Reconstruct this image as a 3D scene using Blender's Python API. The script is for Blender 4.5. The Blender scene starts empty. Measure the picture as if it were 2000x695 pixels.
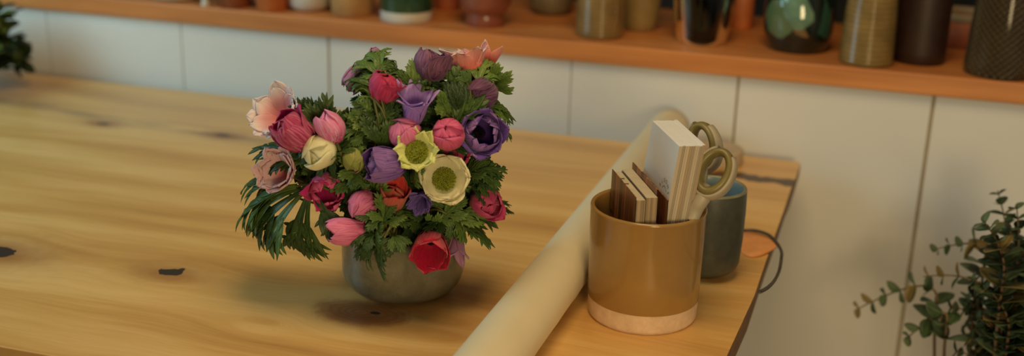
import bpy, bmesh, math, random
from mathutils import Vector, Matrix, noise as mnoise
random.seed(11)
PI = math.pi
SC = bpy.context.scene
COL = SC.collection

# ------------------------------------------------------------------ camera model
F = 2373.0                      # focal length in pixels of the 2000 x 695 frame
d = Vector((-200, 6953, F)).normalized()
l = Vector((-8250, -1047, F)); l = (l - d * l.dot(d)).normalized()
AX, AZ = -l, -d
AY = AZ.cross(AX)
ZT = 0.78                       # table top height
CAM = Vector((0, 0, ZT + 0.603))
def w_dir(v): return Vector((AX.dot(v), AY.dot(v), AZ.dot(v)))
RIGHT, DOWN, FWD = w_dir(Vector((1, 0, 0))), w_dir(Vector((0, 1, 0))), w_dir(Vector((0, 0, 1)))
def ray(px, py): return w_dir(Vector(((px - 1000) / F, (py - 347.5) / F, 1.0)))
def at_depth(px, py, dep): return CAM + ray(px, py) * dep
def at_z(px, py, z):
    v = ray(px, py); return CAM + v * ((z - CAM.z) / v.z)
def at_y(px, py, y):
    v = ray(px, py); return CAM + v * ((y - CAM.y) / v.y)

cd = bpy.data.cameras.new('camera'); cam = bpy.data.objects.new('camera', cd); COL.objects.link(cam)
m = Matrix.Identity(4)
for i in range(3):
    m[i][0] = RIGHT[i]; m[i][1] = -DOWN[i]; m[i][2] = -FWD[i]; m[i][3] = CAM[i]
cam.matrix_world = m
cd.sensor_width = 36; cd.lens = F / 2000 * 36
cd.clip_start = 0.05
cd.dof.use_dof = True; cd.dof.focus_distance = 1.36; cd.dof.aperture_fstop = 2.5
SC.camera = cam

# ------------------------------------------------------------------ helpers
def lin(c):
    c /= 255.0
    return c / 12.92 if c <= 0.04045 else ((c + 0.055) / 1.055) ** 2.4
ALB = 2.0
def col(r, g, b, k=ALB): return (min(.95, lin(r) * k), min(.95, lin(g) * k), min(.95, lin(b) * k), 1)

def empty(name, loc, label, cat, group=None):
    o = bpy.data.objects.new(name, None); COL.objects.link(o); o.location = loc
    o.empty_display_size = .02
    o['label'] = label; o['category'] = cat
    if group: o['group'] = group
    return o
def tag(o, label, cat, group=None, kind=None):
    o['label'] = label; o['category'] = cat
    if group: o['group'] = group
    if kind: o['kind'] = kind
    return o
class MB:
    """collects vertices in WORLD coordinates"""
    def __init__(s): s.v = []; s.f = []; s.mi = []; s.uv = []
    def add(s, vs, fs, mi=0, uvs=None):
        o = len(s.v); s.v += [Vector(v) for v in vs]
        s.uv += (uvs if uvs else [(0, 0)] * len(vs))
        for f in fs: s.f.append([i + o for i in f]); s.mi.append(mi)
    def grid(s, P, closed_u=False, closed_v=False, mi=0, uv=None):
        nu, nv = len(P), len(P[0])
        vs = [p for r in P for p in r]
        uvs = [t for r in uv for t in r] if uv else [(i / max(1, nu - 1), j / max(1, nv - 1)) for i in range(nu) for j in range(nv)]
        fs = []
        for i in range(nu if closed_u else nu - 1):
            for j in range(nv if closed_v else nv - 1):
                a, b = i, (i + 1) % nu; c, e = j, (j + 1) % nv
                fs.append((a * nv + c, b * nv + c, b * nv + e, a * nv + e))
        s.add(vs, fs, mi, uvs)
    def box(s, lo, hi, mi=0, M=None):
        vs = [Vector((x, y, z)) for x in (lo[0], hi[0]) for y in (lo[1], hi[1]) for z in (lo[2], hi[2])]
        if M is not None: vs = [M @ v for v in vs]
        fs = [(0, 1, 3, 2), (4, 6, 7, 5), (0, 4, 5, 1), (2, 3, 7, 6), (0, 2, 6, 4), (1, 5, 7, 3)]
        s.add(vs, fs, mi)
    def lathe(s, c, prof, n=56, mi=0, mis=None):
        """prof: (r,z) list; c base centre"""
        P = [[Vector((c[0] + r * math.cos(2 * PI * j / n), c[1] + r * math.sin(2 * PI * j / n), c[2] + z)) for j in range(n)] for r, z in prof]
        if mis is None: s.grid(P, closed_v=True, mi=mi)
        else:
            for i in range(len(P) - 1): s.grid(P[i:i + 2], closed_v=True, mi=mis[i])
    def tube(s, pts, rads, n=8, mi=0, flat=1.0):
        P = []; prev = None
        for i, p in enumerate(pts):
            t = (pts[min(i + 1, len(pts) - 1)] - pts[max(i - 1, 0)]).normalized()
            if prev is None:
                a = Vector((0, 0, 1)) if abs(t.z) < .9 else Vector((1, 0, 0))
                prev = (a - t * a.dot(t)).normalized()
            else: prev = (prev - t * prev.dot(t)).normalized()
            b = t.cross(prev); r = rads[i] if hasattr(rads, '__len__') else rads
            P.append([p + (prev * math.cos(2 * PI * j / n) + b * math.sin(2 * PI * j / n) * flat) * r for j in range(n)])
        s.grid(P, closed_v=True, mi=mi)
        s.add(P[0], [list(range(n))[::-1]], mi); s.add(P[-1], [list(range(n))], mi)
    def build(s, name, mats, parent=None, loc=None, smooth=True, merge=1e-6):
        """parent: Empty/obj whose location (unrotated) is the origin; otherwise loc"""
        org = Vector((0, 0, 0))
        if parent is not None:
            p = parent
            while p is not None: org += p.location; p = p.parent
        off = Vector(loc) if loc is not None else Vector((0, 0, 0))
        me = bpy.data.meshes.new(name)
        me.from_pydata([v - org - off for v in s.v], [], s.f)
        if not isinstance(mats, (list, tuple)): mats = [mats]
        for mm in mats: me.materials.append(mm)
        for p, i in zip(me.polygons, s.mi): p.material_index = i; p.use_smooth = smooth
        ul = me.uv_layers.new(name='uv')
        for lp in me.loops: ul.data[lp.index].uv = s.uv[lp.vertex_index]
        if merge:
            bm = bmesh.new(); bm.from_mesh(me); bmesh.ops.remove_doubles(bm, verts=bm.verts, dist=merge)
            bm.to_mesh(me); bm.free()
        me.update()
        o = bpy.data.objects.new(name, me); COL.objects.link(o)
        if parent is not None: o.parent = parent
        o.location = off
        return o
def sharp(o, ang=35):
    me = o.data
    bm = bmesh.new(); bm.from_mesh(me); bmesh.ops.recalc_face_normals(bm, faces=bm.faces)
    for e in bm.edges:
        if len(e.link_faces) == 2 and e.calc_face_angle(0) > math.radians(ang): e.smooth = False
    bm.to_mesh(me); bm.free(); return o
def bevel(o, w, seg=3):
    mo = o.modifiers.new('bevel', 'BEVEL'); mo.width = w; mo.segments = seg; mo.limit_method = 'ANGLE'; mo.angle_limit = math.radians(40)
    return o
def solid(o, t, inner=False, offset=0):
    mo = o.modifiers.new('thickness', 'SOLIDIFY'); mo.thickness = t; mo.offset = offset
    if inner: mo.material_offset = 1
    return o

# ------------------------------------------------------------------ materials
class NT:
    def __init__(s, name):
        s.m = bpy.data.materials.new(name); s.m.use_nodes = True
        s.t = s.m.node_tree; s.n = s.t.nodes; s.L = s.t.links
        s.b = s.n['Principled BSDF']; s.out = s.n['Material Output']
    def link(s, a, b): s.L.new(a, b)
    def put(s, sock, v):
        if hasattr(v, 'is_output'): s.L.new(v, sock)
        else: sock.default_value = v
    def math(s, op, a, b=0.0, c=None):
        n = s.n.new('ShaderNodeMath'); n.operation = op
        s.put(n.inputs[0], a); s.put(n.inputs[1], b)
        if c is not None: s.put(n.inputs[2], c)
        return n.outputs[0]
    def comb(s, x, y, z=0.0):
        n = s.n.new('ShaderNodeCombineXYZ'); s.put(n.inputs[0], x); s.put(n.inputs[1], y); s.put(n.inputs[2], z); return n.outputs[0]
    def coord(s, which='Object'):
        n = s.n.new('ShaderNodeTexCoord'); return n.outputs[which]
    def sep(s, v):
        n = s.n.new('ShaderNodeSeparateXYZ'); s.L.new(v, n.inputs[0]); return n.outputs
    def noise(s, vec, scale=1.0, detail=3.0, rough=.5, dist=0.0):
        n = s.n.new('ShaderNodeTexNoise'); s.put(n.inputs['Vector'], vec); n.inputs['Scale'].default_value = scale
        n.inputs['Detail'].default_value = detail; n.inputs['Roughness'].default_value = rough; n.inputs['Distortion'].default_value = dist
        return n.outputs['Fac']
    def ramp(s, fac, stops, interp='LINEAR'):
        n = s.n.new('ShaderNodeValToRGB'); s.L.new(fac, n.inputs[0]); e = n.color_ramp.elements; n.color_ramp.interpolation = interp
        while len(e) < len(stops): e.new(.5)
        for el, (p, c) in zip(e, stops): el.position = p; el.color = c if len(c) == 4 else (*c, 1)
        return n.outputs[0]
    def mix(s, fac, a, b, mode='MIX'):
        n = s.n.new('ShaderNodeMix'); n.data_type = 'RGBA'; n.blend_type = mode
        s.put(n.inputs[0], fac); s.put(n.inputs[6], a); s.put(n.inputs[7], b); return n.outputs[2]
    def set(s, **k):
        for q, v in k.items(): s.put(s.b.inputs[q.replace('_', ' ')], v)
        return s
    def bump(s, h, strength=.2, dist=.001):
        n = s.n.new('ShaderNodeBump'); n.inputs['Strength'].default_value = strength; n.inputs['Distance'].default_value = dist
        s.L.new(h, n.inputs['Height']); s.L.new(n.outputs[0], s.b.inputs['Normal'])
def g3(v): return (v, v, v, 1)

def simple(name, c, rough=.5, var=.12, scale=30, bump=0.0, bscale=200, coat=0, spec=.5, c2=None, metallic=0):
    t = NT(name); P = t.coord()
    n = t.noise(P, scale, 4, .6)
    c2 = c2 or tuple(x * (1 - var * 2) for x in c[:3]) + (1,)
    hi = tuple(min(.97, x * (1 + var)) for x in c[:3]) + (1,)
    t.set(Base_Color=t.ramp(n, [(.3, c2), (.72, hi)]), Roughness=rough, Specular_IOR_Level=spec, Metallic=metallic)
    if coat: t.set(Coat_Weight=coat, Coat_Roughness=.08)
    if bump: t.bump(t.noise(P, bscale, 3, .6), bump, .0006)
    return t.m

# table wood: grain flows around knots (x along the boards, y across)
TROOT = Vector((-.85, 1.45, 0))
def wood_table():
    t = NT('table_wood'); P = t.sep(t.coord())
    x = t.math('ADD', P[0], TROOT.x); y = t.math('ADD', P[1], TROOT.y)
    wob = t.noise(t.comb(t.math('MULTIPLY', x, 2.2), t.math('MULTIPLY', y, 5.0), 0.3), 1, 2, .5)
    g = t.math('ADD', y, t.math('MULTIPLY', t.math('SUBTRACT', wob, .5), .09))
    knots = [(-.795, 1.192, .030, .023, .62), (-1.035, 1.172, .050, .036, .8), (-.530, 1.170, .046, .030, 1), (-.516, 1.1735, .004, .0085, .9), (-1.03, 1.722, .016, .016, 1),
             (-1.25, 1.702, .018, .014, .9), (-1.42, 1.76, .022, .02, .35), (-.425, 1.165, .05, .03, .35), (-.62, 1.10, .025, .01, .0), (-.155, 1.50, .014, .01, .3), (-.17, 1.62, .010, .008, .4)]
    dark = None; core = None
    for i, (kx, ky, R, s, amt) in enumerate(knots):
        dx = t.math('MULTIPLY', t.math('SUBTRACT', x, kx), .55); dy = t.math('SUBTRACT', y, ky)
        r2 = t.math('ADD', t.math('MULTIPLY', dx, dx), t.math('MULTIPLY', dy, dy))
        q = t.math('DIVIDE', dy, t.math('ADD', r2, R * R * .25))
        g = t.math('SUBTRACT', g, t.math('MULTIPLY', q, R * R * .9))
        if amt > 0:
            nn = t.noise(t.comb(x, y, i * 1.7), 40, 3, .6)
            rr = t.math('MULTIPLY', r2, t.math('ADD', .35, t.math('MULTIPLY', nn, 1.3)))
            if i == 2:
                rr = t.math('DIVIDE', t.math('MULTIPLY', t.math('MULTIPLY', rr, rr), rr), s ** 4)
                rr = t.math('ADD', rr, t.math('MULTIPLY', t.math('ADD', t.math('SINE', t.math('ADD', t.math('MULTIPLY', t.math('SQRT', r2), 1150), t.math('MULTIPLY', nn, 9.0))), 1.0), s * s * .10))
            e = t.math('MULTIPLY', t.math('EXPONENT', t.math('MULTIPLY', rr, -1 / (s * s * 1.7))), amt)
            dark = e if dark is None else t.math('MAXIMUM', dark, e)
            if i in (0, 1, 3, 4, 5):
                n2 = t.noise(t.comb(x, y, i * 3.1 + 5), 55 if i != 5 else 170, 2, .5)
                r3 = t.math('MULTIPLY', r2, t.math('ADD', -.55, t.math('MULTIPLY', n2, 3.4)))
                k = t.math('LESS_THAN', r3, (s * .60) ** 2 * .55)
                rin = t.math('LESS_THAN', r2, (s * .75) ** 2)
                k = t.math('MULTIPLY', k, rin)
                core = k if core is None else t.math('MAXIMUM', core, k)
    n1 = t.noise(t.comb(t.math('MULTIPLY', x, 1.3), t.math('MULTIPLY', g, 16), 0), 1, 5, .55)
    n2 = t.noise(t.comb(t.math('MULTIPLY', x, 6), t.math('MULTIPLY', g, 120), 2), 1, 4, .6)
    n3 = t.noise(t.comb(t.math('MULTIPLY', x, .8), t.math('MULTIPLY', y, 3.2), 7), 1, 2, .5)
    n4 = t.noise(t.comb(t.math('MULTIPLY', x, 14), t.math('MULTIPLY', g, 420), 5), 1, 3, .6)
    n2 = t.math('ADD', t.math('MULTIPLY', n2, .6), t.math('MULTIPLY', n4, .4))
    f = t.math('ADD', t.math('MULTIPLY', n1, .62), t.math('ADD', t.math('MULTIPLY', n2, .27), t.math('MULTIPLY', n3, .25)))
    # boards of slightly different tone
    b1 = t.math('GREATER_THAN', y, 1.449); b2 = t.math('GREATER_THAN', y, 1.742)
    f = t.math('ADD', f, t.math('MULTIPLY', t.math('SUBTRACT', b1, b2), .035))
    c = t.ramp(f, [(.34, col(120, 84, 42)), (.45, col(144, 108, 58)), (.55, col(157, 122, 69)), (.68, col(170, 139, 87))])
    # dark weathered streak along the far board
    sy = t.math('SUBTRACT', y, t.math('ADD', 1.735, t.math('MULTIPLY', t.math('ADD', x, 1.2), -.09)))
    st = t.math('EXPONENT', t.math('MULTIPLY', t.math('MULTIPLY', sy, sy), -1 / (.026 ** 2)))
    sx = t.math('LESS_THAN', x, -.85)
    sn = t.ramp(t.noise(t.comb(t.math('MULTIPLY', x, 5), t.math('MULTIPLY', y, 30), 4), 1, 3, .6), [(.38, g3(0)), (.62, g3(1))])
    st = t.math('MULTIPLY', t.math('MULTIPLY', st, sx), t.math('MULTIPLY', sn, .75))
    c = t.mix(st, c, col(104, 82, 58))
    c = t.mix(t.math('MULTIPLY', dark, .9), c, col(92, 50, 24))
    # seams between boards
    for ys, wd, x0, cc, am in ((1.449, .0012, -.62, col(190, 160, 100), .5), (1.742, .0014, -.75, col(105, 66, 30), .7)):
        sm = t.math('LESS_THAN', t.math('ABSOLUTE', t.math('SUBTRACT', y, ys)), wd)
        sm = t.math('MULTIPLY', t.math('MULTIPLY', sm, t.math('GREATER_THAN', x, x0)), am)
        c = t.mix(sm, c, cc)
    # ragged dark crack near the cut end
    cn = t.noise(t.comb(t.math('MULTIPLY', x, 25), y, 1), 1, 3, .6)
    cy = t.math('ABSOLUTE', t.math('SUBTRACT', y, t.math('ADD', 1.806, t.math('MULTIPLY', cn, .05))))
    ck = t.math('MULTIPLY', t.math('LESS_THAN', cy, t.math('ADD', .004, t.math('MULTIPLY', t.noise(t.comb(t.math('MULTIPLY', x, 34), 0.0, 3), 1, 2, .5), .022))), t.math('GREATER_THAN', x, -.235))
    ck2 = t.math('MULTIPLY', t.math('EXPONENT', t.math('MULTIPLY', t.math('MULTIPLY', cy, cy), -1 / (.016 ** 2))), t.math('GREATER_THAN', x, -.26))
    c = t.mix(t.math('MULTIPLY', ck2, .6), c, col(110, 66, 26))
    c = t.mix(ck, c, col(52, 34, 16))
    c = t.mix(core, c, col(38, 34, 28))
    t.set(Base_Color=c, Roughness=t.math('ADD', .34, t.math('MULTIPLY', n1, .16)), Coat_Weight=.25, Coat_Roughness=.2)
    h = t.math('SUBTRACT', t.math('MULTIPLY', n2, .3), t.math('ADD', core, ck))
    t.bump(h, .35, .0012)
    return t.m

def petal_mat(name, base, tip, vein, rough=.55, vs=26, basefrac=.35, veinamt=.55):
    base, tip, vein = [(min(.95, q[0] * .97), q[1] * .97, min(.95, q[2] * 1.45), 1) for q in (base, tip, vein)]
    t = NT(name); uv = t.sep(t.coord('UV'))
    n0 = t.noise(t.coord(), 60, 3, .6)
    f = t.math('ADD', uv[0], t.math('MULTIPLY', t.math('SUBTRACT', n0, .5), .35))
    c = t.ramp(f, [(0.02, base), (basefrac + .25, tip), (1, tip)])
    vn = t.noise(t.comb(t.math('MULTIPLY', uv[0], 1.4), t.math('MULTIPLY', uv[1], vs), n0), 1, 3, .55)
    vf = t.ramp(vn, [(.46, g3(0)), (.60, g3(1))])
    c = t.mix(t.math('MULTIPLY', vf, veinamt), c, vein)
    t.set(Base_Color=c, Roughness=rough, Specular_IOR_Level=.25, Sheen_Weight=.15)
    t.bump(vn, .6, .001)
    tr = t.n.new('ShaderNodeBsdfTranslucent'); t.L.new(c, tr.inputs[0])
    mx = t.n.new('ShaderNodeMixShader'); mx.inputs[0].default_value = .22
    t.L.new(t.b.outputs[0], mx.inputs[1]); t.L.new(tr.outputs[0], mx.inputs[2]); t.L.new(mx.outputs[0], t.out.inputs[0])
    return t.m

def leaf_mat(name, a, b, rough=.42, mid=None):
    t = NT(name); uv = t.sep(t.coord('UV')); P = t.coord()
    n0 = t.noise(P, 35, 3, .6)
    c = t.ramp(n0, [(.32, a), (.68, b)])
    md = t.math('ABSOLUTE', t.math('SUBTRACT', uv[1], .5))
    mf = t.ramp(md, [(0, g3(1)), (.13, g3(0))])
    c = t.mix(t.math('MULTIPLY', mf, .45), c, mid or tuple(min(.9, v * 1.7) for v in b[:3]) + (1,))
    t.set(Base_Color=c, Roughness=rough, Specular_IOR_Level=.4)
    t.bump(t.noise(P, 300, 2, .5), .25, .0006)
    tr = t.n.new('ShaderNodeBsdfTranslucent'); t.L.new(c, tr.inputs[0])
    mx = t.n.new('ShaderNodeMixShader'); mx.inputs[0].default_value = .2
    t.L.new(t.b.outputs[0], mx.inputs[1]); t.L.new(tr.outputs[0], mx.inputs[2]); t.L.new(mx.outputs[0], t.out.inputs[0])
    return t.m

# ------------------------------------------------------------------ setting
WY = 1.985                      # face of the white panels
LZ0, LZ = .9045, .938           # ledge underside and top
white = simple('white_panel', (.74, .735, .70, 1), .38, .02, 3, spec=.4)
gapm = simple('panel_gap', col(124, 115, 97), .8)
mb = MB()
joints = [-2.6, -2.18, -1.872, -1.567, -1.266, -.959, -.5, -.214, .0945, .40, .71, 1.02, 1.4]
for a, b in zip(joints[:-1], joints[1:]):
    g, g2 = [.0008 if abs(q + .5) < .01 else (.0012 if q < -1.1 else (.003 if q > 0 else .0022)) for q in (a, b)]
    mb.box((a + g, WY, .06), (b - g2, WY + .018, LZ0))
mb.box((-2.6, WY + .004, 0), (1.4, WY + .06, LZ0), 1)
o = mb.build('wall_back', [white, gapm], smooth=False); o['kind'] = 'structure'
mb = MB(); mb.box((-2.6, WY - .004, 0), (1.4, WY + .02, .06))
o = mb.build('baseboard_back', simple('baseboard_paint', (.5, .47, .42, 1), .5), smooth=False); o['kind'] = 'structure'
mb = MB(); mb.box((-2.6, 2.34, 0), (1.4, 2.40, 2.5))
o = mb.build('wall_rear', simple('dark_rear_wall', (.018, .022, .022, 1), .7), smooth=False); o['kind'] = 'structure'
floor_m = simple('floor_concrete', (.30, .27, .23, 1), .6, .1, 5)
mb = MB(); mb.box((-2.6, -1.6, -.05), (1.4, 2.40, 0)); o = mb.build('floor', floor_m, smooth=False); o['kind'] = 'structure'

def shelf_mat():
    t = NT('shelf_wood'); P = t.sep(t.coord())
    n = t.noise(t.comb(t.math('MULTIPLY', P[0], 2.5), t.math('MULTIPLY', P[1], 40), t.math('MULTIPLY', P[2], 40)), 1, 4, .55)
    t.set(Base_Color=t.ramp(n, [(.3, col(128, 76, 38)), (.7, col(158, 102, 54))]), Roughness=.42)
    return t.m
mb = MB(); mb.box((-2.6, 1.972, LZ0), (1.4, 2.34, LZ))
sh = mb.build('wooden_shelf', shelf_mat(), loc=(-.6, 1.972, LZ0), smooth=False); bevel(sh, .003)
mb = MB(); mb.box((-2.6, 2.02, 1.30), (1.4, 2.34, 1.33)); up = mb.build('wooden_shelf', sh.data.materials[0], loc=(-.6, 2.02, 1.30), smooth=False); bevel(up, .003)  # upper board out of view, added to shade the shelf top and vases
tag(up, 'added unseen upper board that shades the pots and vases', 'shelf')
tag(sh, 'long orange-brown wooden shelf carrying pots and vases above the white panels', 'shelf')

# ------------------------------------------------------------------ table
wood = wood_table()
T = empty('wooden_table', TROOT, 'wide live-edge wooden table with knots in front of the white panels', 'table')
mb = MB()
outline = []
xs = [-2.05 + i * .05 for i in range(40)]
for xx in xs: outline.append((xx, .958 + .006 * mnoise.noise(Vector((xx * 4, 1, 0))) + .002 * mnoise.noise(Vector((xx * 18, 3, 0)))))
for yy, xx in ((.965, -.122), (1.05, -.119), (1.2, -.116), (1.38, -.106), (1.55, -.104), (1.70, -.101), (1.80, -.1), (1.86, -.0975), (1.93, -.0965), (1.944, -.10)): outline.append((xx, yy))
for xx in reversed(xs): outline.append((xx, 1.946 + .003 * mnoise.noise(Vector((xx * 3, 7, 0)))))
n = len(outline)
TH = .05
# rings: top, under edge slightly inset (live edge)
ring = lambda z, ins: [Vector((x + (ins if x < -1.9 else (-ins if x > -.13 else 0)), y + (ins if y < 1.0 else (-ins if y > 1.9 else 0)), z)) for x, y in outline]
top, mid, bot = ring(ZT, 0), ring(ZT - .02, .001), ring(ZT - TH, .006)
endf = [False]
vs = top + mid + bot
fs = [list(range(n))]
for k in (0, n):
    for i in range(n): fs.append((k + i, k + n + i, k + n + (i + 1) % n, k + (i + 1) % n)); endf.append(outline[i][0] > -.13 and outline[(i + 1) % n][0] > -.13)
fs.append([2 * n + i for i in range(n)][::-1])
mb.add(vs, fs); mb.mi = [1 if (i < len(endf) and endf[i]) else 0 for i in range(len(fs))]
tt = mb.build('tabletop', [wood, simple('shaded_end_grain', col(92, 62, 32), .6, .2, 60)], T, smooth=False); sharp(tt); bevel(tt, .004, 3)  # end grain, its brown darkened for the shade on the cut end
legm = simple('table_leg_steel', (.03, .03, .03, 1), .5)
for lx in (-1.85, -.32):
    for ly in (1.12, 1.80):
        mb = MB(); mb.lathe((lx, ly, 0), [(0, 0), (.016, 0), (.019, .02), (.028, ZT - TH - .03), (.045, ZT - TH), (0, ZT - TH)], 20)
        sharp(mb.build('leg', legm, T))

# ------------------------------------------------------------------ ceramics on the table
def arc(cx, cz, r, a0, a1, k=6):
    return [(cx + r * math.cos(math.radians(a0 + (a1 - a0) * i / k)), cz + r * math.sin(math.radians(a0 + (a1 - a0) * i / k))) for i in range(k + 1)]

# grey-green bowl
def bowl_glaze():
    t = NT('grey_green_glaze'); P = t.coord()
    n = t.noise(P, 28, 5, .65, .4); n2 = t.noise(P, 160, 3, .6)
    c = t.ramp(n, [(.30, col(66, 65, 53)), (.52, col(80, 79, 66)), (.74, col(94, 93, 81))])
    c = t.mix(t.math('MULTIPLY', t.ramp(n2, [(.6, g3(0)), (.75, g3(1))]), .25), c, col(54, 48, 32))
    t.set(Base_Color=c, Roughness=.26, Coat_Weight=.25, Coat_Roughness=.1); t.bump(n, .12, .001); return t.m
BC = Vector((-.512, 1.250, ZT))
prof = [(0, .0), (.046, .0), (.0475, .003)] + arc(.044, .030, .0285, -68, 0, 6) + [(.0727, .05), (.0725, .070), (.0718, .085)] + arc(.0697, .085, .0021, 0, 180, 5) + [(.0672, .07), (.0672, .04), (.060, .018), (.045, .008), (0, .007)]
mb = MB(); mb.lathe(BC, prof, 64); o = mb.build('ceramic_bowl', bowl_glaze(), loc=BC)
tag(o, 'grey-green glazed ceramic bowl holding the anemone bouquet', 'bowl')

# mustard pot
MC = Vector((-.2265, 1.286, ZT)); MH, MR = .134, .0662
mustard = simple('mustard_glaze', col(114, 87, 46), .2, .06, 14, coat=.4, spec=.5)
def band():
    t = NT('bare_clay'); P = t.coord(); n = t.noise(P, 90, 4, .6)
    t.set(Base_Color=t.ramp(n, [(.3, col(150, 128, 104)), (.7, col(166, 144, 120))]), Roughness=.75); t.bump(n, .15, .0006); return t.m
P0 = empty('mustard_pot', MC, 'mustard-yellow glazed pot with bare pale base, holding cards and scissors', 'pot')
mb = MB(); mb.lathe(MC, [(MR - .0024, .0235), (MR - .0016, .025), (MR - .0012, .06), (MR - .0005, .10), (MR - .0003, MH - .004)] + arc(MR - .0026, MH - .0026, .0026, 0, 180, 6) + [(MR - .0052, MH - .01), (MR - .0052, .02), (MR - .009, .012), (0, .011)], 72)
mb.build('glazed_body', mustard, P0)
mb = MB(); mb.lathe(MC, [(0, 0), (MR - .0055, 0)] + arc(MR - .0074, .0045, .0045, -70, 0, 4) + [(MR - .0027, .012), (MR - .0023, .0238)], 72)
mb.build('bare_base', band(), P0)['label'] = 'bare pale clay base'

# blue-grey cup
CC = Vector((-.175, 1.43, ZT))
def cup_glaze():
    t = NT('blue_grey_glaze'); P = t.coord(); n = t.noise(P, 45, 5, .7); n2 = t.noise(P, 14, 3, .5)
    c = t.ramp(n, [(.3, col(36, 40, 35)), (.7, col(54, 58, 52))])
    c = t.mix(t.math('MULTIPLY', n2, .4), c, col(58, 50, 34))
    t.set(Base_Color=c, Roughness=.38); t.bump(n, .2, .001); return t.m
inner_cup = simple('blue_inner_glaze', col(84, 100, 104), .25, .1, 20, coat=.3)
rimm = simple('rim_highlight', col(94, 92, 76), .3, .12, 50)  # lip made paler, the reflected highlight put into its colour
R_, H_ = .0435, .117
prof = [(0, 0), (.020, 0), (.024, .002)] + arc(.0225, .024, .0195, -70, -8, 6) + [(R_, .05), (R_ + .0006, .085), (R_, H_ - .003)]
rimp = arc(R_ - .0024, H_ - .003, .0025, 0, 180, 6)
inp = [(R_ - .0052, H_ - .012), (R_ - .0055, .05), (R_ - .012, .015), (0, .008)]
allp = prof + rimp[1:] + inp
mis = [0] * (len(prof) - 1) + [1] * (len(rimp) - 1) + [2] * len(inp)
mb = MB(); mb.lathe(CC, allp, 56, mis=mis)
o = mb.build('ceramic_cup', [cup_glaze(), rimm, inner_cup], loc=CC)
tag(o, 'dark blue-grey ceramic cup standing behind the mustard pot', 'cup')

# paper roll: one spiral sheet with a loose outer edge
paper = simple('cream_paper', (.72, .63, .43, 1), .55, .03, 8, spec=.35)
mb = MB(); RR = .0335; NS = 150; turns = 3.0
y0, y1 = .93, 1.945
rows = []
ny = 40
for j in range(ny + 1):
    yy = y0 + (y1 - y0) * j / ny
    ax = -.3275 + .02 * (yy - 1.3)
    row = []
    for i in range(NS + 1):
        s = i / NS
        a = -.9 - s * turns * 2 * PI            # outer end sits low on the right side
        r = RR - .0016 * s * turns
        if s < .05: r += .0012 * (1 - s / .05) * (1.0 + mnoise.noise(Vector((yy * 22, 0, 3))))
        lowadj = .0016 * mnoise.noise(Vector((yy * 9, s * 3, 0))) if s < .12 else 0
        row.append(Vector((ax + (r + lowadj) * math.cos(a), yy, ZT + RR + .0004 + r * math.sin(a))))
    rows.append(row)
mb.grid(rows)
o = mb.build('paper_roll', paper, loc=(-.325, 1.4, ZT)); solid(o, .0006)
tag(o, 'long roll of cream wrapping paper lying across the table beside the mustard pot', 'paper roll')

# ------------------------------------------------------------------ cards in the mustard pot
e = Vector((.47, -.883, 0)).normalized(); nn = Vector((.883, .47, 0)).normalized()
def card_box(mb, e0, e1, n0, n1, zb, zt, le=0.0, ln=0.0, mi=0, edge=None):
    """box in the card frame of the pot; leans le, ln metres per metre of height (zero shift at the top)"""
    vs = []
    for ee in (e0, e1):
        for n_ in (n0, n1):
            for z in (zb, zt):
                k = zt - z
                vs.append(Vector((MC.x, MC.y, z)) + e * (ee - le * k) + nn * (n_ - ln * k))
    mb.add(vs, [(0, 1, 3, 2), (0, 4, 5, 1), (2, 3, 7, 6), (0, 2, 6, 4), (1, 5, 7, 3)], mi)
    mb.add(vs, [(4, 6, 7, 5)], mi if edge is None else edge)
def plank_print():
    t = NT('printed_planks'); P = t.sep(t.coord('UV'))
    u = t.math('MULTIPLY', P[0], 11.0); fl = t.math('FLOOR', u); fr = t.math('FRACT', u)
    wn = t.n.new('ShaderNodeTexWhiteNoise'); wn.noise_dimensions = '1D'; t.L.new(fl, wn.inputs['W'])
    gr = t.noise(t.comb(t.math('MULTIPLY', P[0], 60), t.math('MULTIPLY', P[1], 4), fl), 1, 3, .5)
    c = t.ramp(t.math('ADD', t.math('MULTIPLY', wn.outputs['Value'], .6), t.math('MULTIPLY', gr, .4)), [(.15, col(50, 30, 20)), (.55, col(96, 58, 36)), (.9, col(132, 82, 52))])
    c = t.mix(t.math('LESS_THAN', fr, .10), c, col(24, 15, 10))
    # printed flowers low on the cover
    bl = t.noise(t.comb(t.math('MULTIPLY', P[0], 9), t.math('MULTIPLY', P[1], 11), 2.0), 1, 2, .5)
    low = t.math('MULTIPLY', t.math('LESS_THAN', P[1], .42), t.math('GREATER_THAN', bl, .56))
    c = t.mix(low, c, col(26, 28, 18))
    bl2 = t.noise(t.comb(t.math('MULTIPLY', P[0], 13), t.math('MULTIPLY', P[1], 14), 9.0), 1, 1, .5)
    l2 = t.math('MULTIPLY', t.math('LESS_THAN', P[1], .36), t.math('GREATER_THAN', bl2, .64))
    c = t.mix(l2, c, col(120, 100, 78))
    t.set(Base_Color=c, Roughness=.35); return t.m
cover = plank_print()
cream = simple('cream_page', col(146, 137, 118), .7, .05, 60)
def page_mat():
    t = NT('page_edges'); P = t.sep(t.coord())
    s = t.math('ADD', t.math('MULTIPLY', P[0], nn.x), t.math('MULTIPLY', P[1], nn.y))
    n = t.noise(t.comb(t.math('MULTIPLY', s, 900), 0.0, t.math('MULTIPLY', P[2], 3)), 1, 2, .5)
    t.set(Base_Color=t.ramp(n, [(.35, col(92, 80, 62)), (.65, col(128, 112, 88))]), Roughness=.8); return t.m
pages = page_mat()
ink = simple('brown_ink', col(70, 50, 34), .8)
zb = ZT + .0125
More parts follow.
